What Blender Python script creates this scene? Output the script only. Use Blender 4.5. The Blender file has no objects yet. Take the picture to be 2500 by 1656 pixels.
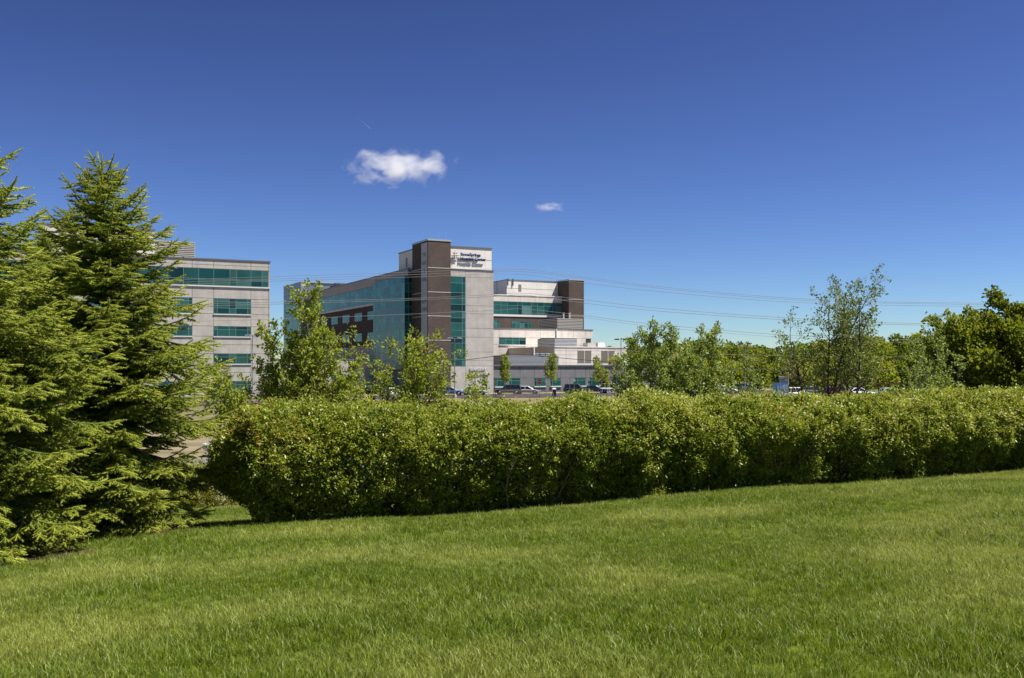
import bpy, math, random
import numpy as np
from mathutils import Vector, Matrix

# ------------------------------------------------------------------ camera, sky, sun, exposure
scene = bpy.context.scene
C = scene.collection
FPX, HOR, CAMZ = 2430.0, 893.0, 1.65          # focal length in photo pixels, horizon row, eye height

cam_d = bpy.data.cameras.new('camera')
cam_d.sensor_width = 36.0
cam_d.lens = 36.0 * FPX / 2500.0
cam_d.shift_y = 65.0 / 2500.0
cam_d.clip_end = 30000
cam_d.clip_start = 0.1
cam = bpy.data.objects.new('camera', cam_d)
C.objects.link(cam)
cam.location = (0, 0, CAMZ)
cam.rotation_euler = (math.radians(90), 0, 0)
scene.camera = cam

SUN = Vector((0.555, -0.061, 1.0)).normalized()      # towards the sun
SUN_EL = math.asin(SUN.z)
SUN_AZ = math.atan2(SUN.x, SUN.y)

world = bpy.data.worlds.new('World')
scene.world = world
world.use_nodes = True
wn = world.node_tree
wn.nodes.clear()
w_out = wn.nodes.new('ShaderNodeOutputWorld')
w_bg = wn.nodes.new('ShaderNodeBackground')
w_sky = wn.nodes.new('ShaderNodeTexSky')
w_sky.sky_type = 'NISHITA'
w_sky.sun_disc = False
w_sky.sun_elevation = SUN_EL
w_sky.sun_rotation = SUN_AZ
w_sky.altitude = 1500
w_sky.air_density = 1.0
w_sky.dust_density = 0.25
w_sky.ozone_density = 6.0
w_gam = wn.nodes.new('ShaderNodeGamma')
w_gam.inputs[1].default_value = 1.75
w_hsv = wn.nodes.new('ShaderNodeHueSaturation')
w_hsv.inputs['Saturation'].default_value = 0.93
w_hsv.inputs['Hue'].default_value = 0.506
w_hsv.inputs['Value'].default_value = 0.112
wn.links.new(w_sky.outputs[0], w_gam.inputs[0])
wn.links.new(w_gam.outputs[0], w_hsv.inputs['Color'])
wn.links.new(w_hsv.outputs[0], w_bg.inputs[0])
wn.links.new(w_bg.outputs[0], w_out.inputs[0])
w_bg.inputs[1].default_value = 0.1

sun_d = bpy.data.lights.new('sun', 'SUN')
sun_d.energy = 4.4
sun_d.angle = math.radians(0.5)
sun_d.color = (1.0, 0.95, 0.87)
sun = bpy.data.objects.new('sun', sun_d)
C.objects.link(sun)
sun.rotation_euler = SUN.to_track_quat('Z', 'Y').to_euler()

vs = scene.view_settings
vs.view_transform = 'Standard'
vs.look = 'None'
vs.exposure = 1.3
vs.gamma = 1.0
vs.use_curve_mapping = False
scene.cycles.max_bounces = 10
scene.cycles.diffuse_bounces = 4
scene.cycles.transmission_bounces = 5
scene.cycles.transparent_max_bounces = 8
scene.cycles.volume_bounces = 5

# ------------------------------------------------------------------ helpers
def at(px, py, Y):
    return Vector(((px - 1250) / FPX * Y, Y, CAMZ + (HOR - py) / FPX * Y))

def smooth(a, b, x):
    t = np.clip((x - a) / (b - a), 0, 1)
    return t * t * (3 - 2 * t)

MATS = {}
def new_mat(name):
    m = bpy.data.materials.new(name)
    m.use_nodes = True
    m.node_tree.nodes.clear()
    MATS[name] = m
    return m, m.node_tree.nodes, m.node_tree.links

def N(nodes, kind, **kw):
    n = nodes.new('ShaderNode' + kind)
    for k, v in kw.items():
        setattr(n, k, v)
    return n

def rgba(c):
    return (c[0], c[1], c[2], 1.0)

def mat_plain(name, col, rough=0.6, spec=0.3, metal=0.0, var=0.0, scale=1.0, bump=0.0, detail=4.0, col2=None, streak=0.0):
    """base colour broken up by world-space noise, optional fine relief"""
    m, nd, lk = new_mat(name)
    out = N(nd, 'OutputMaterial'); b = N(nd, 'BsdfPrincipled')
    b.inputs['Roughness'].default_value = rough
    b.inputs['Specular IOR Level'].default_value = spec
    b.inputs['Metallic'].default_value = metal
    lk.new(b.outputs[0], out.inputs[0])
    b.inputs['Base Color'].default_value = rgba(col)
    if var > 0 or col2 is not None or bump > 0:
        g = N(nd, 'NewGeometry')
        t = N(nd, 'TexNoise'); t.inputs['Scale'].default_value = scale; t.inputs['Detail'].default_value = detail
        lk.new(g.outputs['Position'], t.inputs['Vector'])
        if var > 0 or col2 is not None:
            r = N(nd, 'ValToRGB')
            c2 = col2 if col2 is not None else tuple(min(1, x * (1 + var)) for x in col)
            c1 = col if col2 is not None else tuple(x * (1 - var) for x in col)
            r.color_ramp.elements[0].color = rgba(c1); r.color_ramp.elements[0].position = 0.3
            r.color_ramp.elements[1].color = rgba(c2); r.color_ramp.elements[1].position = 0.7
            lk.new(t.outputs['Fac'], r.inputs[0]); colr = r.outputs[0]
            if streak > 0:      # rain streaks running down the wall
                mp = N(nd, 'Mapping'); mp.inputs['Scale'].default_value = (1.3, 1.3, .10); lk.new(g.outputs['Position'], mp.inputs[0])
                t2 = N(nd, 'TexNoise'); t2.inputs['Scale'].default_value = 1.0; t2.inputs['Detail'].default_value = 6; lk.new(mp.outputs[0], t2.inputs['Vector'])
                r2 = N(nd, 'MapRange'); r2.inputs[1].default_value = .32; r2.inputs[2].default_value = .68; r2.inputs[3].default_value = 1 - streak; r2.inputs[4].default_value = 1 + streak * .5
                lk.new(t2.outputs['Fac'], r2.inputs[0])
                h2 = N(nd, 'HueSaturation'); lk.new(r2.outputs[0], h2.inputs['Value']); lk.new(colr, h2.inputs['Color']); colr = h2.outputs[0]
            lk.new(colr, b.inputs['Base Color'])
        if bump > 0:
            bp = N(nd, 'Bump'); bp.inputs['Strength'].default_value = bump; bp.inputs['Distance'].default_value = 0.05
            lk.new(t.outputs['Fac'], bp.inputs['Height']); lk.new(bp.outputs[0], b.inputs['Normal'])
    return m

def mat_leaf(name, stops, rough=0.45, spec=0.4, trans=0.3, patch=None, inst=False):
    """foliage: colour by the per-leaf number 'v', part of the light passes through"""
    m, nd, lk = new_mat(name)
    out = N(nd, 'OutputMaterial'); b = N(nd, 'BsdfPrincipled'); tr = N(nd, 'BsdfTranslucent'); mx = N(nd, 'MixShader')
    a = N(nd, 'Attribute'); a.attribute_name = 'v'
    if inst: a.attribute_type = 'INSTANCER'; a.attribute_name = 'tone'
    r = N(nd, 'ValToRGB')
    cr = r.color_ramp
    cr.elements[0].position = stops[0][0]; cr.elements[0].color = rgba(stops[0][1])
    cr.elements[1].position = stops[-1][0]; cr.elements[1].color = rgba(stops[-1][1])
    for p, c in stops[1:-1]:
        e = cr.elements.new(p); e.color = rgba(c)
    lk.new(a.outputs['Fac'], r.inputs[0])
    colout = r.outputs[0]
    if patch:
        g = N(nd, 'NewGeometry'); t = N(nd, 'TexNoise'); t.inputs['Scale'].default_value = patch[0]; t.inputs['Detail'].default_value = 2
        lk.new(g.outputs['Position'], t.inputs['Vector'])
        rr = N(nd, 'ValToRGB'); rr.color_ramp.elements[0].position = patch[1]; rr.color_ramp.elements[1].position = patch[2]
        lk.new(t.outputs['Fac'], rr.inputs[0])
        mc = N(nd, 'MixRGB'); mc.inputs[2].default_value = rgba(patch[3])
        lk.new(rr.outputs[0], mc.inputs[0]); lk.new(colout, mc.inputs[1]); colout = mc.outputs[0]
    hs = N(nd, 'HueSaturation'); hs.inputs['Value'].default_value = 1.25; hs.inputs['Hue'].default_value = 0.485
    lk.new(colout, hs.inputs['Color'])
    lk.new(colout, b.inputs['Base Color']); lk.new(hs.outputs[0], tr.inputs['Color'])
    b.inputs['Roughness'].default_value = rough; b.inputs['Specular IOR Level'].default_value = spec
    mx.inputs[0].default_value = trans
    lk.new(b.outputs[0], mx.inputs[1]); lk.new(tr.outputs[0], mx.inputs[2]); lk.new(mx.outputs[0], out.inputs[0])
    return m

def np_mesh(name, V, F, mat, v=None, smooth_=False):
    """mesh from numpy arrays; F is (n,3) or (n,4); v = one number per face"""
    me = bpy.data.meshes.new(name)
    V = np.ascontiguousarray(V, dtype=np.float32); F = np.ascontiguousarray(F, dtype=np.int32)
    n, k = F.shape
    me.vertices.add(len(V)); me.vertices.foreach_set('co', V.ravel())
    me.loops.add(n * k); me.loops.foreach_set('vertex_index', F.ravel())
    me.polygons.add(n)
    me.polygons.foreach_set('loop_start', np.arange(0, n * k, k, dtype=np.int32))
    me.polygons.foreach_set('loop_total', np.full(n, k, dtype=np.int32))
    if smooth_:
        me.polygons.foreach_set('use_smooth', np.ones(n, dtype=bool))
    if v is not None:
        at_ = me.attributes.new('v', 'FLOAT', 'FACE')
        at_.data.foreach_set('value', np.ascontiguousarray(v, dtype=np.float32))
    me.materials.append(mat)
    me.update()
    return me

def link(name, me, parent=None, loc=(0, 0, 0), rot=None, scale=None):
    o = bpy.data.objects.new(name, me)
    C.objects.link(o)
    o.location = loc
    if rot is not None: o.rotation_euler = rot
    if scale is not None: o.scale = scale
    if parent is not None: o.parent = parent
    return o

def tag(o, label=None, cat=None, group=None, kind=None):
    if label: o['label'] = label
    if cat: o['category'] = cat
    if group: o['group'] = group
    if kind: o['kind'] = kind
    return o

def thing(name, label, cat, loc=(0, 0, 0), rz=0.0, group=None):
    o = link(name, None, None, loc, (0, 0, rz))
    return tag(o, label, cat, group)

def pmesh(name, verts, faces, mat, smooth_=False):
    me = bpy.data.meshes.new(name)
    me.from_pydata([tuple(x) for x in verts], [], [tuple(f) for f in faces])
    if isinstance(mat, (list, tuple)):
        for m in mat: me.materials.append(m)
    else:
        me.materials.append(mat)
    if smooth_:
        for p in me.polygons: p.use_smooth = True
    me.update()
    return me

CUBE_F = [(0, 3, 2, 1), (4, 5, 6, 7), (0, 1, 5, 4), (1, 2, 6, 5), (2, 3, 7, 6), (3, 0, 4, 7)]
_cubes = {}
def box(name, x0, x1, y0, y1, z0, z1, mat, parent=None):
    """a block sharing one unit cube per material"""
    if x0 > x1: x0, x1 = x1, x0
    if y0 > y1: y0, y1 = y1, y0
    key = mat.name
    if key not in _cubes:
        h = .5
        _cubes[key] = pmesh('block_' + key, [(-h, -h, -h), (h, -h, -h), (h, h, -h), (-h, h, -h), (-h, -h, h), (h, -h, h), (h, h, h), (-h, h, h)], CUBE_F, mat)
    return link(name, _cubes[key], parent, ((x0 + x1) / 2, (y0 + y1) / 2, (z0 + z1) / 2), None, (x1 - x0, y1 - y0, z1 - z0))

class MB:
    """collects boxes, tubes and polygons into one mesh"""
    def __init__(s): s.v = []; s.f = []; s.mi = []
    def add(s, verts, faces, mi=0):
        o = len(s.v); s.v += [tuple(x) for x in verts]; s.f += [tuple(i + o for i in f) for f in faces]; s.mi += [mi] * len(faces)
    def box(s, x0, x1, y0, y1, z0, z1, mi=0):
        s.add([(x0, y0, z0), (x1, y0, z0), (x1, y1, z0), (x0, y1, z0), (x0, y0, z1), (x1, y0, z1), (x1, y1, z1), (x0, y1, z1)], CUBE_F, mi)
    def tube(s, p0, p1, r0, r1=None, n=8, mi=0, caps=True):
        r1 = r0 if r1 is None else r1
        p0 = Vector(p0); p1 = Vector(p1); d = (p1 - p0).normalized()
        a = d.orthogonal().normalized(); b = d.cross(a)
        vv = []
        for p, r in ((p0, r0), (p1, r1)):
            for i in range(n):
                t = 2 * math.pi * i / n
                vv.append(p + (a * math.cos(t) + b * math.sin(t)) * r)
        ff = [(i, (i + 1) % n, n + (i + 1) % n, n + i) for i in range(n)]
        if caps: ff += [tuple(range(n - 1, -1, -1)), tuple(range(n, 2 * n))]
        s.add(vv, ff, mi)
    def mesh(s, name, mat, smooth_=False):
        me = pmesh(name, s.v, s.f, mat, smooth_)
        if any(s.mi):
            me.polygons.foreach_set('material_index', s.mi)
        return me
    def build(s, name, mat, parent=None, loc=(0, 0, 0), rot=None, smooth_=False):
        return link(name, s.mesh(name, mat, smooth_), parent, loc, rot)

def text_mesh(txt, size, mat, extrude=0.03, bold=0.0, align='LEFT', xscale=1.0):
    cu = bpy.data.curves.new('lettering', 'FONT')
    cu.body = txt; cu.size = size; cu.extrude = extrude; cu.offset = bold; cu.align_x = align
    cu.resolution_u = 3
    tmp = bpy.data.objects.new('tmp_lettering', cu)
    C.objects.link(tmp)
    dg = bpy.context.evaluated_depsgraph_get()
    me = bpy.data.meshes.new_from_object(tmp.evaluated_get(dg))
    bpy.data.objects.remove(tmp); bpy.data.curves.remove(cu)
    me.materials.clear(); me.materials.append(mat)
    if xscale != 1.0:
        me.transform(Matrix.Diagonal((xscale, 1, 1, 1)))
    return me

# rotations that put lettering (drawn in its own XY plane) on a wall
ROT_A = (math.pi / 2, 0, 0)                    # on a face looking towards -y
ROT_B = (math.pi / 2, 0, -math.pi / 2)         # on a face looking towards -x

# ------------------------------------------------------------------ materials
mat_plain('precast', (0.425, 0.395, 0.365), 0.85, 0.2, var=0.10, scale=0.9, bump=0.0, detail=6, streak=0.08)
mat_plain('precast_joint', (0.122, 0.110, 0.103), 0.9, 0.1)
mat_plain('stucco_white', (0.70, 0.67, 0.62), 0.85, 0.2, var=0.05, scale=0.5, streak=0.08)
mat_plain('precast_light', (0.58, 0.535, 0.485), 0.85, 0.2, var=0.07, scale=0.8, streak=0.08)
mat_plain('precast_grey', (0.171, 0.167, 0.179), 0.85, 0.2, var=0.08, scale=0.8, streak=0.08)
mat_plain('sill_white', (0.593, 0.578, 0.555), 0.6, 0.3)
mat_plain('metal_cap', (0.152, 0.152, 0.163), 0.45, 0.4, metal=0.3)
mat_plain('metal_light', (0.418, 0.433, 0.456), 0.4, 0.5, metal=0.4)
mat_plain('metal_slate', (0.152, 0.179, 0.220), 0.4, 0.5, metal=0.3, var=0.06, scale=0.6)
mat_plain('metal_blue', (0.274, 0.304, 0.357), 0.4, 0.5, metal=0.3)
mat_plain('louver_beige', (0.395, 0.372, 0.334), 0.5, 0.4, metal=0.2)
mat_plain('louver_brown', (0.205, 0.179, 0.152), 0.6, 0.3)
mat_plain('dark_gap', (0.03, 0.03, 0.03), 0.8, 0.1)
mat_plain('roof_grey', (0.266, 0.258, 0.251), 0.9, 0.1, var=0.1)
mat_plain('mullion', (0.152, 0.251, 0.251), 0.45, 0.4, metal=0.3)
mat_plain('banner_cloth', (0.471, 0.456, 0.479), 0.7, 0.2)
mat_plain('banner_orange', (0.456, 0.182, 0.023), 0.7, 0.2)
mat_plain('lettering_grey', (0.10, 0.10, 0.13), 0.6, 0.2)
mat_plain('lettering_navy', (0.012, 0.02, 0.11), 0.4, 0.4)
mat_plain('lettering_silver', (0.570, 0.570, 0.593), 0.4, 0.5)
mat_plain('emblem_red', (0.16, 0.015, 0.03), 0.4, 0.4)
mat_plain('emblem_white', (0.646, 0.646, 0.646), 0.4, 0.4)
mat_plain('emblem_green', (0.035, 0.09, 0.085), 0.4, 0.4)
mat_plain('asphalt', (0.042, 0.042, 0.046), 0.9, 0.2, var=0.25, scale=0.6, detail=8)
mat_plain('asphalt_worn', (0.129, 0.129, 0.141), 0.9, 0.2, var=0.2, scale=0.8, detail=8)
mat_plain('concrete_walk', (0.380, 0.357, 0.327), 0.9, 0.2, var=0.1, scale=0.8)
mat_plain('kerb_yellow', (0.532, 0.357, 0.091), 0.8, 0.2, var=0.15, scale=0.6)
mat_plain('mulch', (0.065, 0.038, 0.027), 0.95, 0.1, var=0.55, scale=2.2, bump=0.8, detail=10)
mat_plain('verge_grass', (0.065, 0.095, 0.019), 0.9, 0.1, var=0.3, scale=0.5, detail=8)
mat_plain('paint_white', (0.570, 0.570, 0.547), 0.8, 0.2)
mat_plain('pole_metal', (0.243, 0.258, 0.289), 0.4, 0.5, metal=0.4)
mat_plain('lamp_dark', (0.07, 0.07, 0.085), 0.5, 0.4)
mat_plain('lamp_pale', (0.319, 0.334, 0.380), 0.4, 0.5)
mat_plain('wire_metal', (0.22, 0.21, 0.21), 0.8, 0.1)
mat_plain('cable_black', (0.03, 0.03, 0.033), 0.6, 0.3)
mat_plain('sign_red', (0.418, 0.015, 0.019), 0.4, 0.4)
mat_plain('sign_green', (0.02, 0.22, 0.13), 0.4, 0.4)
mat_plain('sign_blue', (0.030, 0.099, 0.471), 0.4, 0.4)
mat_plain('sign_white', (0.608, 0.608, 0.608), 0.4, 0.4)
mat_plain('bin_navy', (0.02, 0.03, 0.09), 0.5, 0.4)
mat_plain('rubber', (0.02, 0.02, 0.02), 0.85, 0.2)
mat_plain('rim_metal', (0.5, 0.5, 0.52), 0.3, 0.5, metal=0.7)
mat_plain('car_glass', (0.015, 0.02, 0.025), 0.06, 0.6)
mat_plain('headlight', (0.8, 0.82, 0.85), 0.1, 0.8)
mat_plain('taillight', (0.4, 0.01, 0.01), 0.2, 0.6)
mat_plain('fence_wood', (0.13, 0.07, 0.045), 0.85, 0.2, var=0.2, scale=2)
mat_plain('panel_blue', (0.076, 0.228, 0.570), 0.5, 0.4)
mat_plain('panel_pale', (0.342, 0.456, 0.646), 0.5, 0.4)
mat_plain('bark_grey', (0.15, 0.125, 0.10), 0.95, 0.1, var=0.35, scale=9, bump=0.5)
mat_plain('bark_dark', (0.065, 0.052, 0.045), 0.95, 0.1, var=0.35, scale=9, bump=0.5)
mat_plain('bark_hedge', (0.15, 0.12, 0.10), 0.95, 0.1, var=0.3, scale=14, bump=0.4)
M = MATS

def car_paint(name, c):
    m, nd, lk = new_mat(name)
    out = N(nd, 'OutputMaterial'); b = N(nd, 'BsdfPrincipled')
    b.inputs['Base Color'].default_value = rgba(c); b.inputs['Roughness'].default_value = 0.3
    b.inputs['Coat Weight'].default_value = 0.8; b.inputs['Coat Roughness'].default_value = 0.04
    lk.new(b.outputs[0], out.inputs[0])
    return m
for nm, c in dict(car_silver=(.45, .47, .52), car_charcoal=(.035, .037, .045), car_navy=(.012, .02, .06), car_white=(.78, .78, .78), car_grey=(.16, .17, .19), car_red=(.30, .012, .015), car_blue=(.05, .09, .22)).items():
    car_paint(nm, c)

def brick_mat():
    m, nd, lk = new_mat('brick_brown')
    out = N(nd, 'OutputMaterial'); b = N(nd, 'BsdfPrincipled')
    g = N(nd, 'NewGeometry'); sp = N(nd, 'SeparateXYZ'); cb = N(nd, 'CombineXYZ'); ad = N(nd, 'MATH' if False else 'Math')
    ad.operation = 'ADD'
    lk.new(g.outputs['Position'], sp.inputs[0])
    lk.new(sp.outputs[0], ad.inputs[0]); lk.new(sp.outputs[1], ad.inputs[1])
    lk.new(ad.outputs[0], cb.inputs[0]); lk.new(sp.outputs[2], cb.inputs[1])
    br = N(nd, 'TexBrick'); br.inputs['Scale'].default_value = 1.0
    br.inputs['Brick Width'].default_value = 0.40; br.inputs['Row Height'].default_value = 0.20
    br.inputs['Mortar Size'].default_value = 0.018
    br.inputs['Color1'].default_value = (.066, .048, .040, 1); br.inputs['Color2'].default_value = (.092, .067, .056, 1)
    br.inputs['Mortar'].default_value = (.12, .10, .09, 1)
    lk.new(cb.outputs[0], br.inputs['Vector'])
    t = N(nd, 'TexNoise'); t.inputs['Scale'].default_value = 0.35; t.inputs['Detail'].default_value = 5
    lk.new(g.outputs['Position'], t.inputs['Vector'])
    hs = N(nd, 'HueSaturation'); mr = N(nd, 'MapRange')
    mr.inputs[1].default_value = .3; mr.inputs[2].default_value = .7; mr.inputs[3].default_value = .85; mr.inputs[4].default_value = 1.15
    lk.new(t.outputs['Fac'], mr.inputs[0]); lk.new(mr.outputs[0], hs.inputs['Value'])
    lk.new(br.outputs['Color'], hs.inputs['Color']); lk.new(hs.outputs[0], b.inputs['Base Color'])
    b.inputs['Roughness'].default_value = 0.9; b.inputs['Specular IOR Level'].default_value = 0.15
    lk.new(b.outputs[0], out.inputs[0])
brick_mat()

def glass_mat(name, c, rough=0.06, spec=0.16):
    m, nd, lk = new_mat(name)
    out = N(nd, 'OutputMaterial'); b = N(nd, 'BsdfPrincipled')
    g = N(nd, 'NewGeometry'); t = N(nd, 'TexNoise'); t.inputs['Scale'].default_value = 0.22; t.inputs['Detail'].default_value = 3
    lk.new(g.outputs['Position'], t.inputs['Vector'])
    r = N(nd, 'ValToRGB'); r.color_ramp.elements[0].position = .35; r.color_ramp.elements[1].position = .65
    r.color_ramp.elements[0].color = rgba([x * .75 for x in c]); r.color_ramp.elements[1].color = rgba([x * 1.2 for x in c])
    lk.new(t.outputs['Fac'], r.inputs[0]); lk.new(r.outputs[0], b.inputs['Base Color'])
    b.inputs['Roughness'].default_value = rough; b.inputs['Specular IOR Level'].default_value = spec
    lk.new(b.outputs[0], out.inputs[0])

glass_mat('glass_teal', (.020, .090, .083))
glass_mat('glass_pale', (.036, .125, .112))
glass_mat('glass_blind', (.085, .175, .160))
glass_mat('glass_dark', (.008, .036, .040))
glass_mat('glass_deep', (.010, .064, .064))
glass_mat('glass_bay', (.045, .25, .23), .10, .08)
glass_mat('glass_bay_pale', (.085, .33, .30), .10, .08)
glass_mat('glass_grey', (.020, .080, .076))
glass_mat('glass_grey_pale', (.040, .110, .100))

# ------------------------------------------------------------------ terrain
H0 = np.array([-4.9, 19.2]); HD = np.array([.935, .355]); HN = np.array([-.355, .935])   # hedge axis and its far side
GZ = CAMZ - 5.0                                                                          # level of the hospital grounds
def zg(x, y):
    x = np.asarray(x, float); y = np.asarray(y, float)
    yy = np.where(y < 5, 5 + (y - 5) * 0.35, y)
    xx = np.clip(x, -30, 30)
    lawn = .42 - .0843 * yy + .0518 * xx + 0.03 * np.sin(x * .5 + y * .23) + .02 * np.sin(y * .9 + x * .31)
    s = (x - H0[0]) * HN[0] + (y - H0[1]) * HN[1]
    t = smooth(6, 24, s)
    z = lawn * (1 - t) + GZ * t
    return np.where(y > 70, GZ, z)

def sheet(name, xs, ys, dz, mat, keep=None, kind='structure', parent=None):
    X, Y = np.meshgrid(xs, ys)
    V = np.stack([X, Y, zg(X, Y) + dz], -1).reshape(-1, 3)
    nx, ny = len(xs), len(ys)
    i, j = np.meshgrid(np.arange(nx - 1), np.arange(ny - 1))
    a = (j * nx + i).ravel()
    F = np.stack([a, a + 1, a + nx + 1, a + nx], 1)
    if keep is not None:
        cx = V[F].mean(1)
        F = F[keep(cx[:, 0], cx[:, 1])]
        used = np.unique(F); rm = np.full(len(V), -1); rm[used] = np.arange(len(used)); V = V[used]; F = rm[F]
    return tag(link(name, np_mesh(name, V, F, mat, smooth_=True)), kind=kind)

def sdist(x, y):
    return (x - H0[0]) * HN[0] + (y - H0[1]) * HN[1]
def tdist(x, y):
    return (x - H0[0]) * HD[0] + (y - H0[1]) * HD[1]

# dry field that reaches the horizon
m, nd, lk = new_mat('field')
out = N(nd, 'OutputMaterial'); b = N(nd, 'BsdfPrincipled'); lk.new(b.outputs[0], out.inputs[0])
g = N(nd, 'NewGeometry'); mp = N(nd, 'Mapping'); mp.inputs['Scale'].default_value = (.12, .5, 1)
t1 = N(nd, 'TexNoise'); t1.inputs['Scale'].default_value = .6; t1.inputs['Detail'].default_value = 9
r = N(nd, 'ValToRGB'); r.color_ramp.elements[0].position = .35; r.color_ramp.elements[1].position = .62
r.color_ramp.elements[0].color = (.10, .095, .042, 1); r.color_ramp.elements[1].color = (.19, .15, .105, 1)
lk.new(g.outputs['Position'], mp.inputs[0]); lk.new(mp.outputs[0], t1.inputs['Vector']); lk.new(t1.outputs['Fac'], r.inputs[0]); lk.new(r.outputs[0], b.inputs['Base Color'])
b.inputs['Roughness'].default_value = 1.0; b.inputs['Specular IOR Level'].default_value = 0.1

# turf
m, nd, lk = new_mat('turf')
out = N(nd, 'OutputMaterial'); b = N(nd, 'BsdfPrincipled'); lk.new(b.outputs[0], out.inputs[0])
g = N(nd, 'NewGeometry'); t1 = N(nd, 'TexNoise'); t1.inputs['Scale'].default_value = 40; t1.inputs['Detail'].default_value = 6
r = N(nd, 'ValToRGB'); r.color_ramp.elements[0].color = (.05, .08, .006, 1); r.color_ramp.elements[1].color = (.12, .15, .02, 1)
lk.new(g.outputs['Position'], t1.inputs['Vector']); lk.new(t1.outputs['Fac'], r.inputs[0]); lk.new(r.outputs[0], b.inputs['Base Color'])
b.inputs['Roughness'].default_value = 1.0; b.inputs['Specular IOR Level'].default_value = 0.05

xs = np.unique(np.concatenate([np.linspace(-3000, -200, 15), np.linspace(-200, -40, 33), np.linspace(-40, 60, 101), np.linspace(60, 250, 39), np.linspace(250, 3000, 15)]))
ys = np.unique(np.concatenate([np.linspace(-60, 0, 21), np.linspace(0, 70, 71), np.linspace(70, 300, 47), np.linspace(300, 6000, 20)]))
sheet('ground', xs, ys, 0.0, M['field'])
sheet('lawn', np.linspace(-40, 60, 126), np.linspace(-30, 60, 113), 0.02, M['turf'], lambda x, y: sdist(x, y) < 9.3)
# drive behind the hedge
def ts_sheet(name, t0, t1, s0, s1, dz, mat, kind='structure', nt=60, ns=24):
    T, S = np.meshgrid(np.linspace(t0, t1, nt), np.linspace(s0, s1, ns))
    X = H0[0] + T * HD[0] + S * HN[0]; Y = H0[1] + T * HD[1] + S * HN[1]
    V = np.stack([X, Y, zg(X, Y) + dz], -1).reshape(-1, 3)
    i, j = np.meshgrid(np.arange(nt - 1), np.arange(ns - 1)); a = (j * nt + i).ravel()
    return tag(link(name, np_mesh(name, V, np.stack([a, a + 1, a + nt + 1, a + nt], 1), mat, smooth_=True)), kind=kind)
ts_sheet('parking_drive', -45, 60, 9.6, 36, 0.035, M['asphalt_worn'])

# ------------------------------------------------------------------ hospital grounds
YAW = math.atan2(.443, .897)
PH = at(1045, HOR, 174.0); PH.z = GZ
hosp = thing('hospital_building', 'large pale and brown hospital with teal glass, brick stair tower and stepped wings', 'building', PH, YAW)
site = Matrix.Translation(PH) @ Matrix.Rotation(YAW, 4, 'Z')
def hp(u, v, z=0.0):
    return site @ Vector((u, v, z))

def flat(name, pts, z, mat, label=None, cat=None, kind='structure'):
    V = [(p[0], p[1], GZ + z) for p in pts]
    return tag(link(name, pmesh(name, V, [tuple(range(len(V)))], mat)), label, cat, None, kind)
def hflat(name, u0, u1, v0, v1, z, mat):
    return flat(name, [hp(u0, v0), hp(u1, v0), hp(u1, v1), hp(u0, v1)], z, mat)
hflat('parking_lot', -16, 75, -22, -5.2, 0.03, M['asphalt'])
hflat('verge', -16, 75, -3.4, 0.7, 0.05, M['verge_grass'])
def slab(name, u0, u1, v0, v1, h, mat):
    mb = MB(); mb.box(u0, u1, v0, v1, 0, h)
    return tag(mb.build(name, mat, None, PH, (0, 0, YAW)), kind='structure')
slab('pavement', -16, 75, -4.9, -3.4, 0.14, M['concrete_walk'])
slab('kerb', -16, 75, -5.2, -4.9, 0.15, M['kerb_yellow'])
for k in range(26):
    o = hflat('parking_line', -14 + k * 3.0, -13.88 + k * 3.0, -10.6, -5.4, 0.038, M['paint_white'])
# medical office verge, kerb, bed and path on the left
flat('verge', [(-75, 144.5), (-31, 146.5), (-26, 160), (-30, 176), (-75, 170)], 0.03, M['verge_grass'])
mb = MB(); mb.box(-75, -30, 0, .3, 0, .16)
tag(mb.build('kerb', M['kerb_yellow'], None, (0, 144.3, GZ), (0, 0, math.radians(.6))), kind='structure')
flat('access_road', [(-75, 139), (-30, 140), (-24, 141), (-24, 144.2), (-30, 144.2), (-75, 143.8)], 0.02, M['asphalt_worn'])
rng = np.random.default_rng(3)
bed = [(-46 + 1.0 * i, 123.2 + rng.normal(0, .35)) for i in range(0, 41)] + [(-6 - 1.0 * i, 137.5 + rng.normal(0, .5)) for i in range(0, 41)]
flat('mulch_bed', bed, 0.06, M['mulch'])
flat('footpath', [(-75, 115.5), (-20, 117), (12, 121), (60, 126), (60, 129), (12, 124), (-20, 120), (-75, 118.5)], 0.03, M['asphalt_worn'])
flat('mulch_bed', [(-8, 152), (2, 155), (12, 158.5), (14, 161), (2, 158), (-8, 155)], 0.05, M['mulch'])

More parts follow.
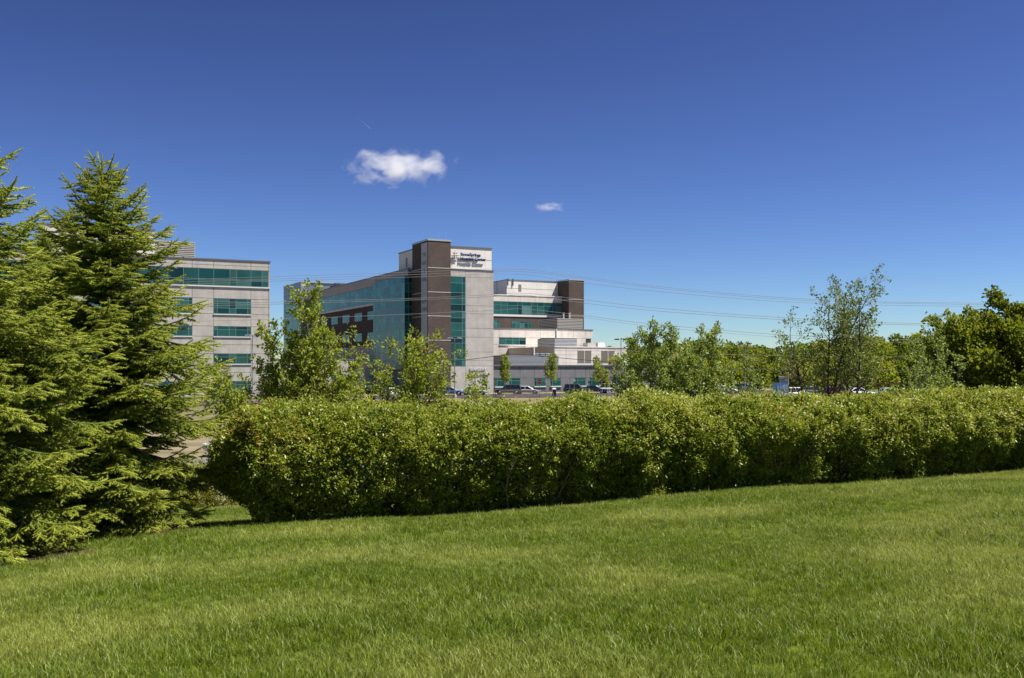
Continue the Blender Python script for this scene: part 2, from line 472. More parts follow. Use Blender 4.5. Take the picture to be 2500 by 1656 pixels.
# ------------------------------------------------------------------ building kit
rb = random.Random(7)
def panels_A(parent, x0, x1, y, zs, xcuts, mat, gap=.05, proud=.06, holes=()):
    """precast panels on a face looking to -y; holes are (x0,x1,z0,z1) left open"""
    xc = [x0] + sorted(c for c in xcuts if x0 < c < x1) + [x1]
    for i in range(len(xc) - 1):
        for j in range(len(zs) - 1):
            a, b_, c, d = xc[i] + gap / 2, xc[i + 1] - gap / 2, zs[j] + gap / 2, zs[j + 1] - gap / 2
            mx, mz = (a + b_) / 2, (c + d) / 2
            if any(h[0] < mx < h[1] and h[2] < mz < h[3] for h in holes): continue
            box('panel', a, b_, y - proud, y + .02, c, d, mat, parent)
def panels_B(parent, y0, y1, x, zs, ycuts, mat, gap=.05, proud=.06, holes=()):
    yc = [y0] + sorted(c for c in ycuts if y0 < c < y1) + [y1]
    for i in range(len(yc) - 1):
        for j in range(len(zs) - 1):
            a, b_, c, d = yc[i] + gap / 2, yc[i + 1] - gap / 2, zs[j] + gap / 2, zs[j + 1] - gap / 2
            my, mz = (a + b_) / 2, (c + d) / 2
            if any(h[0] < my < h[1] and h[2] < mz < h[3] for h in holes): continue
            box('panel', x - proud, x + .02, a, b_, c, d, mat, parent)

GLASS = ''
def pick_glass(bias=0.0):
    r = rb.random() + bias
    if GLASS == 'office':
        return M['glass_dark'] if r < .10 else M['glass_deep'] if r < .32 else M['glass_grey_pale'] if r > .80 else M['glass_grey']
    if GLASS == 'bay':
        return M['glass_teal'] if r < .22 else M['glass_bay_pale'] if r > .80 else M['glass_bay']
    return M['glass_dark'] if r < .08 else M['glass_deep'] if r < .34 else M['glass_blind'] if r > .95 else M['glass_pale'] if r > .80 else M['glass_teal']

def window_A(parent, x0, x1, z0, z1, y, xc, zc, name='window', bar=.07, depth=.065, bias=0.0):
    """frame proud of the wall plane y, one pane for every light"""
    X = [x0] + sorted(xc) + [x1]; Z = [z0] + list(zc) + [z1]
    mb = MB()
    for x in X: mb.box(max(x0, x - bar / 2), min(x1, x + bar / 2), y - depth, y - .01, z0, z1)
    for z in Z: mb.box(x0 + .002, x1 - .002, y - depth + .006, y - .012, max(z0, z - bar / 2), min(z1, z + bar / 2))
    w = mb.build(name, M['mullion'], parent)
    for i in range(len(X) - 1):
        for j in range(len(Z) - 1):
            p = box('pane', X[i] + .01, X[i + 1] - .01, y - .05, y - .02, Z[j] + .01, Z[j + 1] - .01, pick_glass(bias), w)
    return w
def window_B(parent, y0, y1, z0, z1, x, yc, zc, name='window', bar=.07, depth=.065, bias=0.0):
    Yc = [y0] + list(yc) + [y1]; Z = [z0] + list(zc) + [z1]
    mb = MB()
    for y in Yc: mb.box(x - depth, x - .01, max(y0, y - bar / 2), min(y1, y + bar / 2), z0, z1)
    for z in Z: mb.box(x - depth + .006, x - .012, y0 + .002, y1 - .002, max(z0, z - bar / 2), min(z1, z + bar / 2))
    w = mb.build(name, M['mullion'], parent)
    for i in range(len(Yc) - 1):
        for j in range(len(Z) - 1):
            box('pane', x - .05, x - .02, Yc[i] + .01, Yc[i + 1] - .01, Z[j] + .01, Z[j + 1] - .01, pick_glass(bias), w)
    return w
def lin(a, b, n):
    return [a + (b - a) * i / n for i in range(1, n)]

def louvers(name, x0, x1, y0, y1, z0, z1, mat, parent, pitch=.35, faces='AB'):
    """equipment screen of stacked blades round a dark core"""
    mb = MB(); mb.box(x0 + .12, x1 - .12, y0 + .12, y1 - .12, z0, z1 - .1, 1)
    n = int((z1 - z0) / pitch)
    for i in range(n):
        z = z0 + i * pitch
        mb.box(x0, x1, y0, y1, z + .06, z + pitch * .80, 0)
    return mb.build(name, [mat, M['dark_gap']], parent)

# --- brick stair tower
def brick_tower(u0, u1, v0, v1, h, bands):
    t = box('stair_tower', u0, u1, v0, v1, 0, h, M['brick_brown'], hosp)
    box('coping', u0 - .08, u1 + .08, v0 - .08, v1 + .08, h, h + .3, M['metal_light'], hosp)
    for z in bands:
        box('stone_band', u0 - .03, u1 + .03, v0 - .03, v1 + .03, z, z + .14, M['precast'], hosp)
brick_tower(0, 4.3, 0, 7.8, 26.9, [5.2, 9.4, 13.65, 17.85, 22.1])
for du in (.6, 2.2, 3.6):
    mb = MB(); mb.tube((du, .5, 27.2), (du, .5, 28.5), .02, .012, 6); mb.build('lightning_rod', M['metal_light'], hosp)

# --- front block with sign and glass strip
box('wall', 4.3, 12.95, .66, 16, 0, 22.1, M['precast_joint'], hosp)
zs = [0, 4.95, 5.96, 7.45, 10.1, 11.7, 14.3, 15.75, 20.85, 22.1]
panels_A(hosp, 4.3, 12.95, .66, zs, [7.4], M['precast'], holes=[(4.3, 7.4, 4.5, 20.85), (10.6, 11.5, -1, 0)])
box('coping', 4.3, 13.1, .5, 16, 22.1, 22.25, M['metal_cap'], hosp)
window_A(hosp, 4.36, 7.36, 4.97, 20.83, .62, [6.75], [6.1, 7.3, 9.0, 10.2, 11.3, 12.6, 13.5, 14.7, 15.9, 17.0, 18.0, 19.7], 'glass_strip')
box('penthouse', .3, 12.75, 1.0, 15.8, 22.25, 26.1, M['stucco_white'], hosp)
box('coping', .2, 12.85, .9, 15.9, 26.1, 26.32, M['metal_cap'], hosp)
box('joint', 4.3, 12.76, .985, .995, 24.05, 24.10, M['precast_joint'], hosp)
box('slot_window', .26, .32, 11.1, 11.9, 23.2, 25.0, M['louver_brown'], hosp)
# ground floor entry of the front block
window_A(hosp, 10.75, 11.65, .12, 2.6, .58, [], [2.05], 'entry_door', bias=-.3)
for u, w in ((8.9, .1), (9.5, .1)):
    mb = MB(); mb.tube((u, -.8, 0), (u, -.8, 1.05), .09, .09, 10); mb.build('bollard_pipe', M['louver_brown'], hosp)
sg = link('entry_sign', text_mesh('SURGERY', .78, M['lettering_silver'], .05, .015, 'CENTER'), hosp, (9.85, .48, 4.15), ROT_A)
sg2 = link('entry_sign', text_mesh('REGISTRATION', .60, M['lettering_silver'], .05, .012, 'CENTER'), hosp, (9.95, .48, 3.35), ROT_A)

# --- roof sign: emblem and two lines of letters standing off the wall
sign = link('roof_sign', None, hosp, (0, .70, 0))
link('letters', text_mesh('StoneSprings', .80, M['lettering_navy'], .04, .034, 'LEFT', .95), sign, (6.45, 0, 24.60), ROT_A)
link('letters', text_mesh('Hospital Center', .80, M['lettering_navy'], .04, .034, 'LEFT', .95), sign, (6.45, 0, 23.84), ROT_A)
def prism(pts, y0, y1):
    mb = MB(); n = len(pts)
    mb.add([(x, y0, z) for x, z in pts] + [(x, y1, z) for x, z in pts],
           [tuple(range(n)), tuple(range(2 * n - 1, n - 1, -1))] + [(i, i + n, (i + 1) % n + n, (i + 1) % n) for i in range(n)])
    return mb
ex, ez, R1, k = 5.42, 24.62, .86, .17
for pts, mt in (([(0, 0), (-k, k), (0, R1)], 'emblem_red'), ([(0, 0), (0, R1), (k, k)], 'emblem_white'),
                ([(0, 0), (-R1, 0), (-k, k)], 'emblem_white'), ([(0, 0), (-k, -k), (-R1, 0)], 'emblem_red'),
                ([(0, 0), (0, -R1), (-k, -k)], 'emblem_red'), ([(0, 0), (k, -k), (0, -R1)], 'emblem_white'),
                ([(0, 0), (k, k), (R1, 0)], 'emblem_white'), ([(0, 0), (R1, 0), (k, -k)], 'lettering_navy'),
                ([(k + .06, k + .02), (.54, .50), (k + .02, k + .24)], 'emblem_green'), ([(-k - .06, k + .02), (-k - .02, k + .24), (-.54, .50)], 'emblem_green'),
                ([(k + .06, -k - .02), (k + .02, -k - .24), (.54, -.50)], 'emblem_green'), ([(-k - .06, -k - .02), (-.54, -.50), (-k - .02, -k - .24)], 'emblem_green')):
    prism([(ex + a, ez + b_) for a, b_ in pts], -.04, .04).build('emblem', M[mt], sign)

# --- long wing running back to the left
UW = -.9
box('wall', UW + .08, 12.9, 7.85, 97, 0, 22.3, M['precast_joint'], hosp)
box('roof', UW + .3, 12.6, 8, 96.5, 22.3, 22.36, M['roof_grey'], hosp)
vcuts = [25.8 + 8.7 * i for i in range(7)]
panels_B(hosp, 7.8, 78.6, UW + .08, [20.75, 22.5], [16.8] + vcuts, M['precast'], proud=.08)
box('coping', UW - .06, UW + .5, 7.7, 78.6, 22.5, 22.7, M['metal_cap'], hosp)
GLASS = 'bay'
window_B(hosp, 25.85, 78.5, 17.42, 20.72, UW + .06, lin(25.85, 78.5, 35), [18.3, 19.9], 'ribbon_window', bias=.1)
box('sill_band', UW - .12, UW + .1, 25.82, 78.5, 17.0, 17.4, M['sill_white'], hosp)
box('brick_wall', UW, UW + .07, 25.82, 78.5, 8.9, 16.98, M['brick_brown'], hosp)
for i in range(6):
    v0 = 25.95 + i * 8.65
    for z0 in (14.2, 9.95):
        window_B(hosp, v0, v0 + 5.0, z0, z0 + 1.7, UW - .005, [v0 + 1.25, v0 + 2.5, v0 + 3.75], [z0 + 1.15])
panels_B(hosp, 25.8, 78.6, UW + .08, [0, 2.2, 4.4, 6.6, 8.85], vcuts, M['precast'], proud=.05)
for i in range(6):
    v0 = 26.5 + i * 8.65
    for z0 in (5.4, 1.2):
        window_B(hosp, v0, v0 + 4.4, z0, z0 + 1.8, UW - .04, [v0 + 1.5, v0 + 3.0], [z0 + 1.2])
# projecting glass bay
UB = -1.5
box('bay', UB + .1, 1.0, 7.86, 25.78, 4.3, 21.3, M['glass_dark'], hosp)
zr = [4.4]
for f in range(4):
    zr += [zr[0] + f * 4.22 + 1.3, zr[0] + f * 4.22 + 2.9, zr[0] + (f + 1) * 4.22]
window_B(hosp, 7.8, 25.8, 4.4, 21.28, UB + .08, lin(7.8, 25.8, 12), zr[1:-1], 'curtain_wall', bar=.11, depth=.06)
GLASS = ''
window_A(hosp, UB, -.02, 4.4, 21.28, 7.86, [-.75], zr[1:-1], 'curtain_wall', bar=.08, bias=-.12)
box('bay_base', UB + .4, 1.0, 8.4, 25.6, 0, 4.28, M['precast'], hosp)
box('bay_soffit', UB - .02, 1.0, 7.8, 25.8, 4.26, 4.4, M['metal_cap'], hosp)
# far bay with slate cladding
GLASS = 'bay'
UF = -2.4
box('bay', UF + .1, 6, 78.8, 96.3, 0, 25.4, M['metal_slate'], hosp)
for z in (21.6, 22.87, 24.13):
    for y0 in (78.7, 87.6):
        box('cladding_panel', UF, UF + .12, y0 + .03, y0 + 8.8, z + .03, z + 1.24, M['metal_slate'], hosp)
window_B(hosp, 78.75, 96.4, 3.5, 21.55, UF + .08, lin(78.75, 96.4, 11), [5, 6.5, 7.8, 9.2, 10.7, 12, 13.5, 15, 16.3, 17.7, 19.2, 20.5], 'curtain_wall', bias=.2)
GLASS = ''
for z in range(0, 25, 4):
    box('cladding_panel', UF, UW, 78.66, 78.79, z + .03, min(z + 3.97, 25.4), M['metal_blue'], hosp)
box('coping', UF - .1, 6.1, 78.6, 96.5, 25.4, 25.6, M['metal_light'], hosp)
louvers('louver_screen', 2.0, 10.5, 82, 92, 22.36, 25.4, M['louver_beige'], hosp)
for v, h in ((58, 1.2), (61, 1.6), (64, 1.1)):
    louvers('rooftop_unit', 1.2, 3.4, v, v + 2.2, 22.4, 22.6 + h, M['metal_cap'], hosp)

# --- far wing seen to the right of the front block
box('wall', 12.9, 63.3, 65.6, 84, 0, 22.4, M['precast_joint'], hosp)
panels_A(hosp, 38, 63.3, 65.6, [21.35, 22.9], [43.5, 47.6, 51.2, 55.4, 59.0], M['precast_light'], proud=.10)
box('coping', 38, 63.3, 65.4, 66, 22.9, 23.1, M['stucco_white'], hosp)
window_A(hosp, 38, 63.2, 18.1, 21.3, 65.56, [39.5, 41, 43.6, 45.6, 47.5, 50.4, 51.6, 54.3, 56.1, 58.0, 60.6, 61.5], [20.4], 'ribbon_window')
box('sill_band', 38, 63.25, 65.35, 65.6, 17.55, 18.05, M['sill_white'], hosp)
box('brick_wall', 38, 63.28, 65.5, 65.59, 8, 17.5, M['brick_brown'], hosp)
window_A(hosp, 41.0, 45.2, 14.7, 16.4, 65.49, [42.3, 43.7, 44.4], [15.9])
window_A(hosp, 48.6, 54.4, 14.7, 16.4, 65.49, [49.8, 51, 52.2, 53.3], [15.9])
box('penthouse', 48.2, 63.2, 67.5, 82, 22.4, 27.0, M['stucco_white'], hosp)
box('coping', 48.1, 63.2, 67.4, 82.1, 27.0, 27.2, M['metal_cap'], hosp)
box('joint', 48.2, 63.2, 67.485, 67.495, 24.9, 24.96, M['precast_joint'], hosp)
box('slot_window', 51.6, 52.4, 67.44, 67.52, 24.3, 26.0, M['louver_brown'], hosp)
mb = MB()
for y in (73, 73.5): mb.box(48.06, 48.1, y, y + .05, 22.4, 28.6)
for i in range(18): mb.box(48.06, 48.1, 73, 73.5, 22.6 + i * .33, 22.65 + i * .33)
mb.build('ladder', M['metal_light'], hosp)
for u in (48.3, 49.8):
    mb = MB(); mb.box(u, u + .25, 67.25, 67.4, 25.6, 27.4); mb.build('downspout', M['lamp_dark'], hosp)
brick_tower(63.3, 67.8, 61.8, 69, 27.1, [9.4, 13.65, 17.85, 22.1])

# --- three storey wing
box('wall', 24, 55, 36.06, 65, 0, 13.2, M['precast_joint'], hosp)
wins3 = [(31.0, 37.6), (41.3, 46.9), (53.2, 54.5)]
cuts3 = [31.0, 37.6, 41.3, 46.9, 49.9, 53.2, 54.5]
panels_A(hosp, 24, 55, 36.06, [0, 4.3, 5.9, 7.2, 9.65, 11.25, 13.2], cuts3, M['precast_light'], holes=[(a, b_, 9.65, 11.25) for a, b_ in wins3] + [(31, 34, 5.9, 7.2)])
box('coping', 23.9, 55.1, 35.9, 36.5, 13.2, 13.36, M['metal_cap'], hosp)
box('roof', 24, 55, 36.5, 65, 13.2, 13.25, M['roof_grey'], hosp)
for a, b_ in wins3:
    n = max(1, round((b_ - a) / 1.6))
    window_A(hosp, a + .02, b_ - .02, 9.67, 11.23, 36.0, lin(a, b_, n), [10.7], bias=-.05)
    box('sill', a - .05, b_ + .05, 35.85, 36.04, 9.5, 9.65, M['sill_white'], hosp)
window_A(hosp, 31.02, 33.98, 5.92, 7.18, 36.0, [32.5], [6.8])
louvers('louver_screen', 47.6, 54.4, 39.5, 49, 13.25, 16.1, M['louver_beige'], hosp)
for u in (50.0, 51.6):
    mb = MB(); mb.tube((u, 41, 16), (u, 41, 17.2), .22, .22, 10); mb.tube((u, 41, 17.2), (u, 41, 17.35), .3, .3, 10); mb.build('vent_stack', M['sill_white'], hosp)

# --- two storey wing
box('wall', 33.36, 50.7, 14.86, 36, 0, 8.75, M['precast_joint'], hosp)
lv = [(38.7, 41.95), (44.4, 47.6)]
cuts4 = [36.0, 38.7, 41.95, 44.4, 47.6, 49.2]
panels_A(hosp, 33.3, 50.7, 14.86, [0, 4.9, 5.55, 7.2, 8.05, 8.75], cuts4, M['precast_light'], holes=[(a, b_, 5.55, 8.05) for a, b_ in lv])
panels_B(hosp, 14.86, 36, 33.36, [0, 5.0, 8.75], [20, 25, 30.5], M['precast_light'])
for a, b_ in lv:
    mid = (a + b_) / 2
    for p, q in ((a + .03, mid - .05), (mid + .05, b_ - .03)):
        mb = MB(); mb.box(p, q, 14.83, 14.855, 5.57, 8.03, 1)
        n = 17
        for i in range(n): mb.box(p, q, 14.76, 14.83, 5.58 + i * .144, 5.58 + i * .144 + .105, 0)
        mb.build('louver_vent', [M['louver_brown'], M['dark_gap']], hosp)
    box('vent_post', mid - .05, mid + .05, 14.74, 14.86, 5.55, 8.05, M['sill_white'], hosp)
box('coping', 33.2, 50.8, 14.7, 36, 8.75, 8.9, M['stucco_white'], hosp)
louvers('louver_screen', 36.8, 42.3, 21, 29, 8.9, 10.9, M['metal_light'], hosp, .3)
mb = MB(); mb.tube((37.6, 22, 10.9), (37.6, 22, 12.8), .2, .2, 10); mb.build('vent_stack', M['metal_light'], hosp)
box('rooftop_unit', 46.8, 48.4, 20, 22, 8.9, 9.95, M['sill_white'], hosp)
box('rooftop_unit', 44.2, 46.2, 20, 22, 8.9, 9.85, M['louver_beige'], hosp)

# --- grey ground floor wing
box('wall', 12.97, 50, 1.26, 14.8, 0, 4.9, M['precast_joint'], hosp)
pxs = [(1209, 1232), (1243, 1270), (1305, 1332), (1344, 1369), (1404, 1430), (1440, 1464), (1500, 1527), (1536, 1562)]
def u_at(px, v):
    r_ = (px - 1250) / FPX
    return (r_ * (174 + .897 * v) + 14.68 + .443 * v) / (.897 - .443 * r_)
winsG = [(u_at(a, 1.2), u_at(b_, 1.2)) for a, b_ in pxs]
cutsG = sorted([x for w in winsG for x in w])
panels_A(hosp, 12.97, 50, 1.26, [0, 1.18, 2.72, 4.9], [w[1] for w in winsG] + [winsG[2][0], winsG[4][0], winsG[1][0], winsG[3][0], winsG[5][0], winsG[6][0], winsG[7][0]], M['precast_grey'], holes=[(a, b_, 1.18, 2.72) for a, b_ in winsG])
box('coping', 12.97, 50.1, 1.0, 14.8, 4.9, 5.12, M['metal_cap'], hosp)
box('roof', 13, 50, 1.3, 14.7, 5.12, 5.15, M['roof_grey'], hosp)
for a, b_ in winsG:
    window_A(hosp, a + .02, b_ - .02, 1.2, 2.7, 1.24, [a + (b_ - a) * .2], [2.25], bias=-.22)
    box('sill', a - .1, b_ + .1, 1.0, 1.22, 1.0, 1.18, M['sill_white'], hosp)
louvers('louver_screen', 17.5, 29.5, 6.0, 13.5, 5.15, 7.0, M['metal_light'], hosp, .22)
mb = MB(); mb.tube((25.5, 9, 7), (25.5, 9, 8.5), .22, .22, 10); mb.build('vent_stack', M['sill_white'], hosp)
for u in (26.5, 27.8, 29): louvers('rooftop_unit', u, u + 1.0, 10.5, 12, 5.15, 7.6, M['metal_light'], hosp, .4)

# --- banner on the stair tower
ban = thing('banner', 'tall pale banner with dark words and orange foot hanging on the brick tower', 'banner', hp(-.05, 0, 0), YAW)
box('cloth', -.04, -.01, .15, 3.1, 9.0, 26.6, M['banner_cloth'], ban)
box('cloth_foot', -.04, -.01, .15, 3.1, 6.4, 9.0, M['banner_orange'], ban)
for w, z in (('THE', 24.25), ('WAIT', 22.75), ('IS', 21.35), ('OVER.', 19.85), ('NOW', 16.0), ('OPEN!', 14.6)):
    link('lettering', text_mesh(w, .95, M['lettering_grey'], .004, .012, 'CENTER'), ban, (-.05, 1.6, z), ROT_B)

# ------------------------------------------------------------------ medical office block on the left
GLASS = 'office'
PM = Vector(((659 - 1250) / FPX * 165, 165, GZ))
mob = thing('office_building', 'five storey pale concrete block with teal window strips behind the spruces', 'building', PM, YAW)
box('wall', -58, 0, .08, 24, 0, 22.1, M['precast_joint'], mob)
colx = [0]
x = 0
mw = []
x = -3.1
while x > -54:
    mw.append((x - 5.95, x)); colx += [x, x - 5.95]; x -= 9.3
holes = [(a, b_, z0, z1) for a, b_ in mw for z0, z1 in ((13.4, 15.9), (9.75, 11.4), (5.3, 6.95), (.9, 2.45))] + [(-58, -.25, 17.95, 20.7)]
panels_A(mob, -58, 0, .08, [0, .9, 2.45, 3.9, 5.3, 6.95, 8.4, 9.75, 11.4, 13.4, 14.6, 15.9, 17.95, 20.7, 21.3, 22.1], colx + [-.25], M['precast'], holes=holes, gap=.06)
box('coping', -58, .1, -.08, .6, 22.1, 22.32, M['metal_cap'], mob)
box('roof', -58, 0, .6, 24, 22.1, 22.15, M['roof_grey'], mob)
window_A(mob, -57.9, -.27, 17.97, 20.68, .04, [-1.3, -3.1, -5.4, -6.5, -9.05] + [-9.05 - 2.35 * i for i in range(1, 20)], [19.0], 'ribbon_window')
box('sill', -58, .02, -.12, .06, 17.75, 17.95, M['sill_white'], mob)
for a, b_ in mw:
    for z0, z1 in ((13.4, 15.9), (9.75, 11.4), (5.3, 6.95), (.9, 2.45)):
        window_A(mob, a + .02, b_ - .02, z0 + .02, z1 - .02, .04, [a + .55, a + 2.45, a + 3.5, a + 5.4], [z0 + (z1 - z0) * .38, z1 - .5] if z1 - z0 > 2 else [z1 - .55])
        box('sill', a - .05, b_ + .05, -.1, .06, z0 - .16, z0, M['sill_white'], mob)
louvers('louver_screen', -19.5, -11.2, 5, 18, 22.15, 25.5, M['louver_beige'], mob, .3)
box('penthouse', -34, -17.7, 3.6, 20, 22.15, 26.8, M['precast_light'], mob)
box('coping', -34.1, -17.6, 3.5, 20.1, 26.8, 27.0, M['metal_cap'], mob)

# small low entrance hall between the two buildings, mostly behind the trees
PE = Vector(((700 - 1250) / FPX * 172, 172, GZ))
hall = thing('entrance_hall', 'low beige entrance hall half hidden behind the leafy tree with twin stems', 'building', PE, YAW)
box('wall', -4, 14, .06, 14, 0, 6.0, M['precast_joint'], hall)
panels_A(hall, -4, 14, .06, [0, 1.0, 3.2, 4.6, 6.0], [-1, 2, 5, 8, 11], M['precast'], holes=[(2, 5, 1, 3.2), (8, 11, 1, 3.2)])
for a in (2, 5 + 3): window_A(hall, a + .02, a + 2.98, 1.02, 3.18, .02, [a + 1.5], [2.5])
box('coping', -4.1, 14.1, -.05, 14, 6.0, 6.2, M['metal_cap'], hall)

# ------------------------------------------------------------------ foliage kit
def unit(a):
    return a / np.maximum(np.linalg.norm(a, axis=-1, keepdims=True), 1e-9)

def tubes_np(P0, P1, R0, R1, n=5):
    """tapered prisms for many segments at once"""
    d = unit(P1 - P0)
    ref = np.where(np.abs(d[:, 2:3]) > .9, np.array([[1., 0, 0]]), np.array([[0, 0, 1.]]))
    a = unit(np.cross(d, ref)); b = np.cross(d, a)
    t = np.arange(n) * 2 * np.pi / n
    ring = a[:, None] * np.cos(t)[None, :, None] + b[:, None] * np.sin(t)[None, :, None]
    V = np.concatenate([P0[:, None] + ring * R0[:, None, None], P1[:, None] + ring * R1[:, None, None]], 1)
    base = (np.arange(len(P0)) * 2 * n)[:, None]
    i = np.arange(n); j = (i + 1) % n
    q = np.stack([i, j, j + n, i + n], 1)
    F = (base[:, :, None] + q[None]).reshape(-1, 4)
    return V.reshape(-1, 3), F

def leaves_np(P, D, size, rng, width=.55, up=.5, fold=.25):
    """folded diamond leaves: P anchors, D rough growth directions"""
    n = len(P)
    d = unit(D + rng.normal(0, .55, (n, 3)))
    nr = rng.normal(0, .6, (n, 3)); nr[:, 2] += up
    s = unit(np.cross(d, nr)); nn = np.cross(s, d)
    L = size * rng.uniform(.65, 1.3, n)[:, None]
    W = L * width
    base = P; tip = P + d * L
    mid = P + d * L * .5
    l = mid - s * W * .5 + nn * W * fold; r = mid + s * W * .5 + nn * W * fold
    V = np.stack([base, l, tip, r], 1).reshape(-1, 3)
    k = (np.arange(n) * 4)[:, None]
    F = np.concatenate([k + np.array([[0, 2, 1]]), k + np.array([[0, 3, 2]])], 1).reshape(-1, 3)
    return V, F

def scatter(name, P, rot, scl, idx, protos, parent=None, tone=None):
    """one object that sets small copies of protos on the points P"""
    col = bpy.data.collections.new(name + '_pieces')
    for k, me_ in enumerate(protos): col.objects.link(bpy.data.objects.new('piece_%02d' % k, me_))
    me = bpy.data.meshes.new(name); me.vertices.add(len(P)); me.vertices.foreach_set('co', np.ascontiguousarray(P, np.float32).ravel())
    def put(n, t, f, a): me.attributes.new(n, t, 'POINT').data.foreach_set(f, a)
    put('scl', 'FLOAT', 'value', np.ascontiguousarray(scl, np.float32))
    put('rot', 'FLOAT_VECTOR', 'vector', np.ascontiguousarray(rot, np.float32).ravel())
    put('idx', 'INT', 'value', np.ascontiguousarray(idx, np.int32))
    if tone is not None: put('tone', 'FLOAT', 'value', np.ascontiguousarray(tone, np.float32))
    o = link(name, me, parent)
    ng = bpy.data.node_groups.new('scatter_' + name, 'GeometryNodeTree')
    ng.interface.new_socket('Geometry', in_out='INPUT', socket_type='NodeSocketGeometry'); ng.interface.new_socket('Geometry', in_out='OUTPUT', socket_type='NodeSocketGeometry')
    gi = ng.nodes.new('NodeGroupInput'); gout = ng.nodes.new('NodeGroupOutput')
    ip = ng.nodes.new('GeometryNodeInstanceOnPoints'); ci = ng.nodes.new('GeometryNodeCollectionInfo')
    ci.inputs['Collection'].default_value = col; ci.inputs['Separate Children'].default_value = True; ci.inputs['Reset Children'].default_value = True
    def named(n, t):
        a = ng.nodes.new('GeometryNodeInputNamedAttribute'); a.data_type = t; a.inputs['Name'].default_value = n; return a.outputs[0]
    ip.inputs['Pick Instance'].default_value = True
    ng.links.new(gi.outputs[0], ip.inputs['Points']); ng.links.new(ci.outputs[0], ip.inputs['Instance'])
    ng.links.new(named('idx', 'INT'), ip.inputs['Instance Index'])
    e2r = ng.nodes.new('FunctionNodeEulerToRotation'); ng.links.new(named('rot', 'FLOAT_VECTOR'), e2r.inputs[0])
    ng.links.new(e2r.outputs[0], ip.inputs['Rotation']); ng.links.new(named('scl', 'FLOAT'), ip.inputs['Scale'])
    ng.links.new(ip.outputs[0], gout.inputs[0])
    o.modifiers.new('scatter', 'NODES').node_group = ng
    o['kind'] = 'stuff'
    return o

class Grow:
    def __init__(s, seed):
        s.rng = np.random.default_rng(seed); s.seg = []; s.leaf = []
    def branch(s, p, d, L, r, lvl, cfg):
        rng = s.rng
        n = max(3, int(L / cfg['step'][min(lvl, len(cfg['step']) - 1)]))
        sl = L / n
        maxl = cfg['levels']
        az = rng.uniform(0, 6.28)
        for i in range(n):
            f = (i + 1) / n
            d = d + rng.normal(0, cfg['wob'], 3); d[2] += cfg['trop'][min(lvl, len(cfg['trop']) - 1)]
            d /= np.linalg.norm(d)
            q = p + d * sl
            r1 = max(r * (1 - .9 * f), .004)
            r0 = max(r * (1 - .9 * i / n), .004)
            s.seg.append((p, q, r0, r1))
            if lvl >= cfg['leaf_lvl'] and f > cfg.get('leaf_from', .25):
                for _ in range(cfg['leaves']): s.leaf.append((q + rng.normal(0, cfg['scat'], 3), d))
            if lvl < maxl and f > cfg['bare'][min(lvl, len(cfg['bare']) - 1)]:
                kn = cfg['kids'][min(lvl, len(cfg['kids']) - 1)]
                k = int(kn) + (rng.random() < kn - int(kn))
                for _ in range(k):
                    az += 2.4 + rng.normal(0, .4)
                    ang = math.radians(cfg['ang'][min(lvl, len(cfg['ang']) - 1)] + rng.normal(0, 8))
                    ref = np.array([1., 0, 0]) if abs(d[2]) > .9 else np.array([0, 0, 1.])
                    a = np.cross(d, ref); a /= np.linalg.norm(a); b_ = np.cross(d, a)
                    cd = d * math.cos(ang) + (a * math.cos(az) + b_ * math.sin(az)) * math.sin(ang)
                    cl = cfg['len'][min(lvl, len(cfg['len']) - 1)] * (L if lvl else cfg['H']) * (1 - .72 * f ** cfg.get('pw', 1.2)) * rng.uniform(.7, 1.25)
                    if cl > .12: s.branch(q, cd, cl, max(r1 * .62, .006), lvl + 1, cfg)
            p = q

BASE = dict(step=[.4, .3, .22, .15], trop=[.02, .06, .05, .02], wob=.07, levels=3, leaf_lvl=2, leaves=3, scat=.06,
            bare=[.2, .15, .1], kids=[1.6, 1.2, 1.0], ang=[48, 45, 45], len=[.42, .5, .55], pw=1.2)

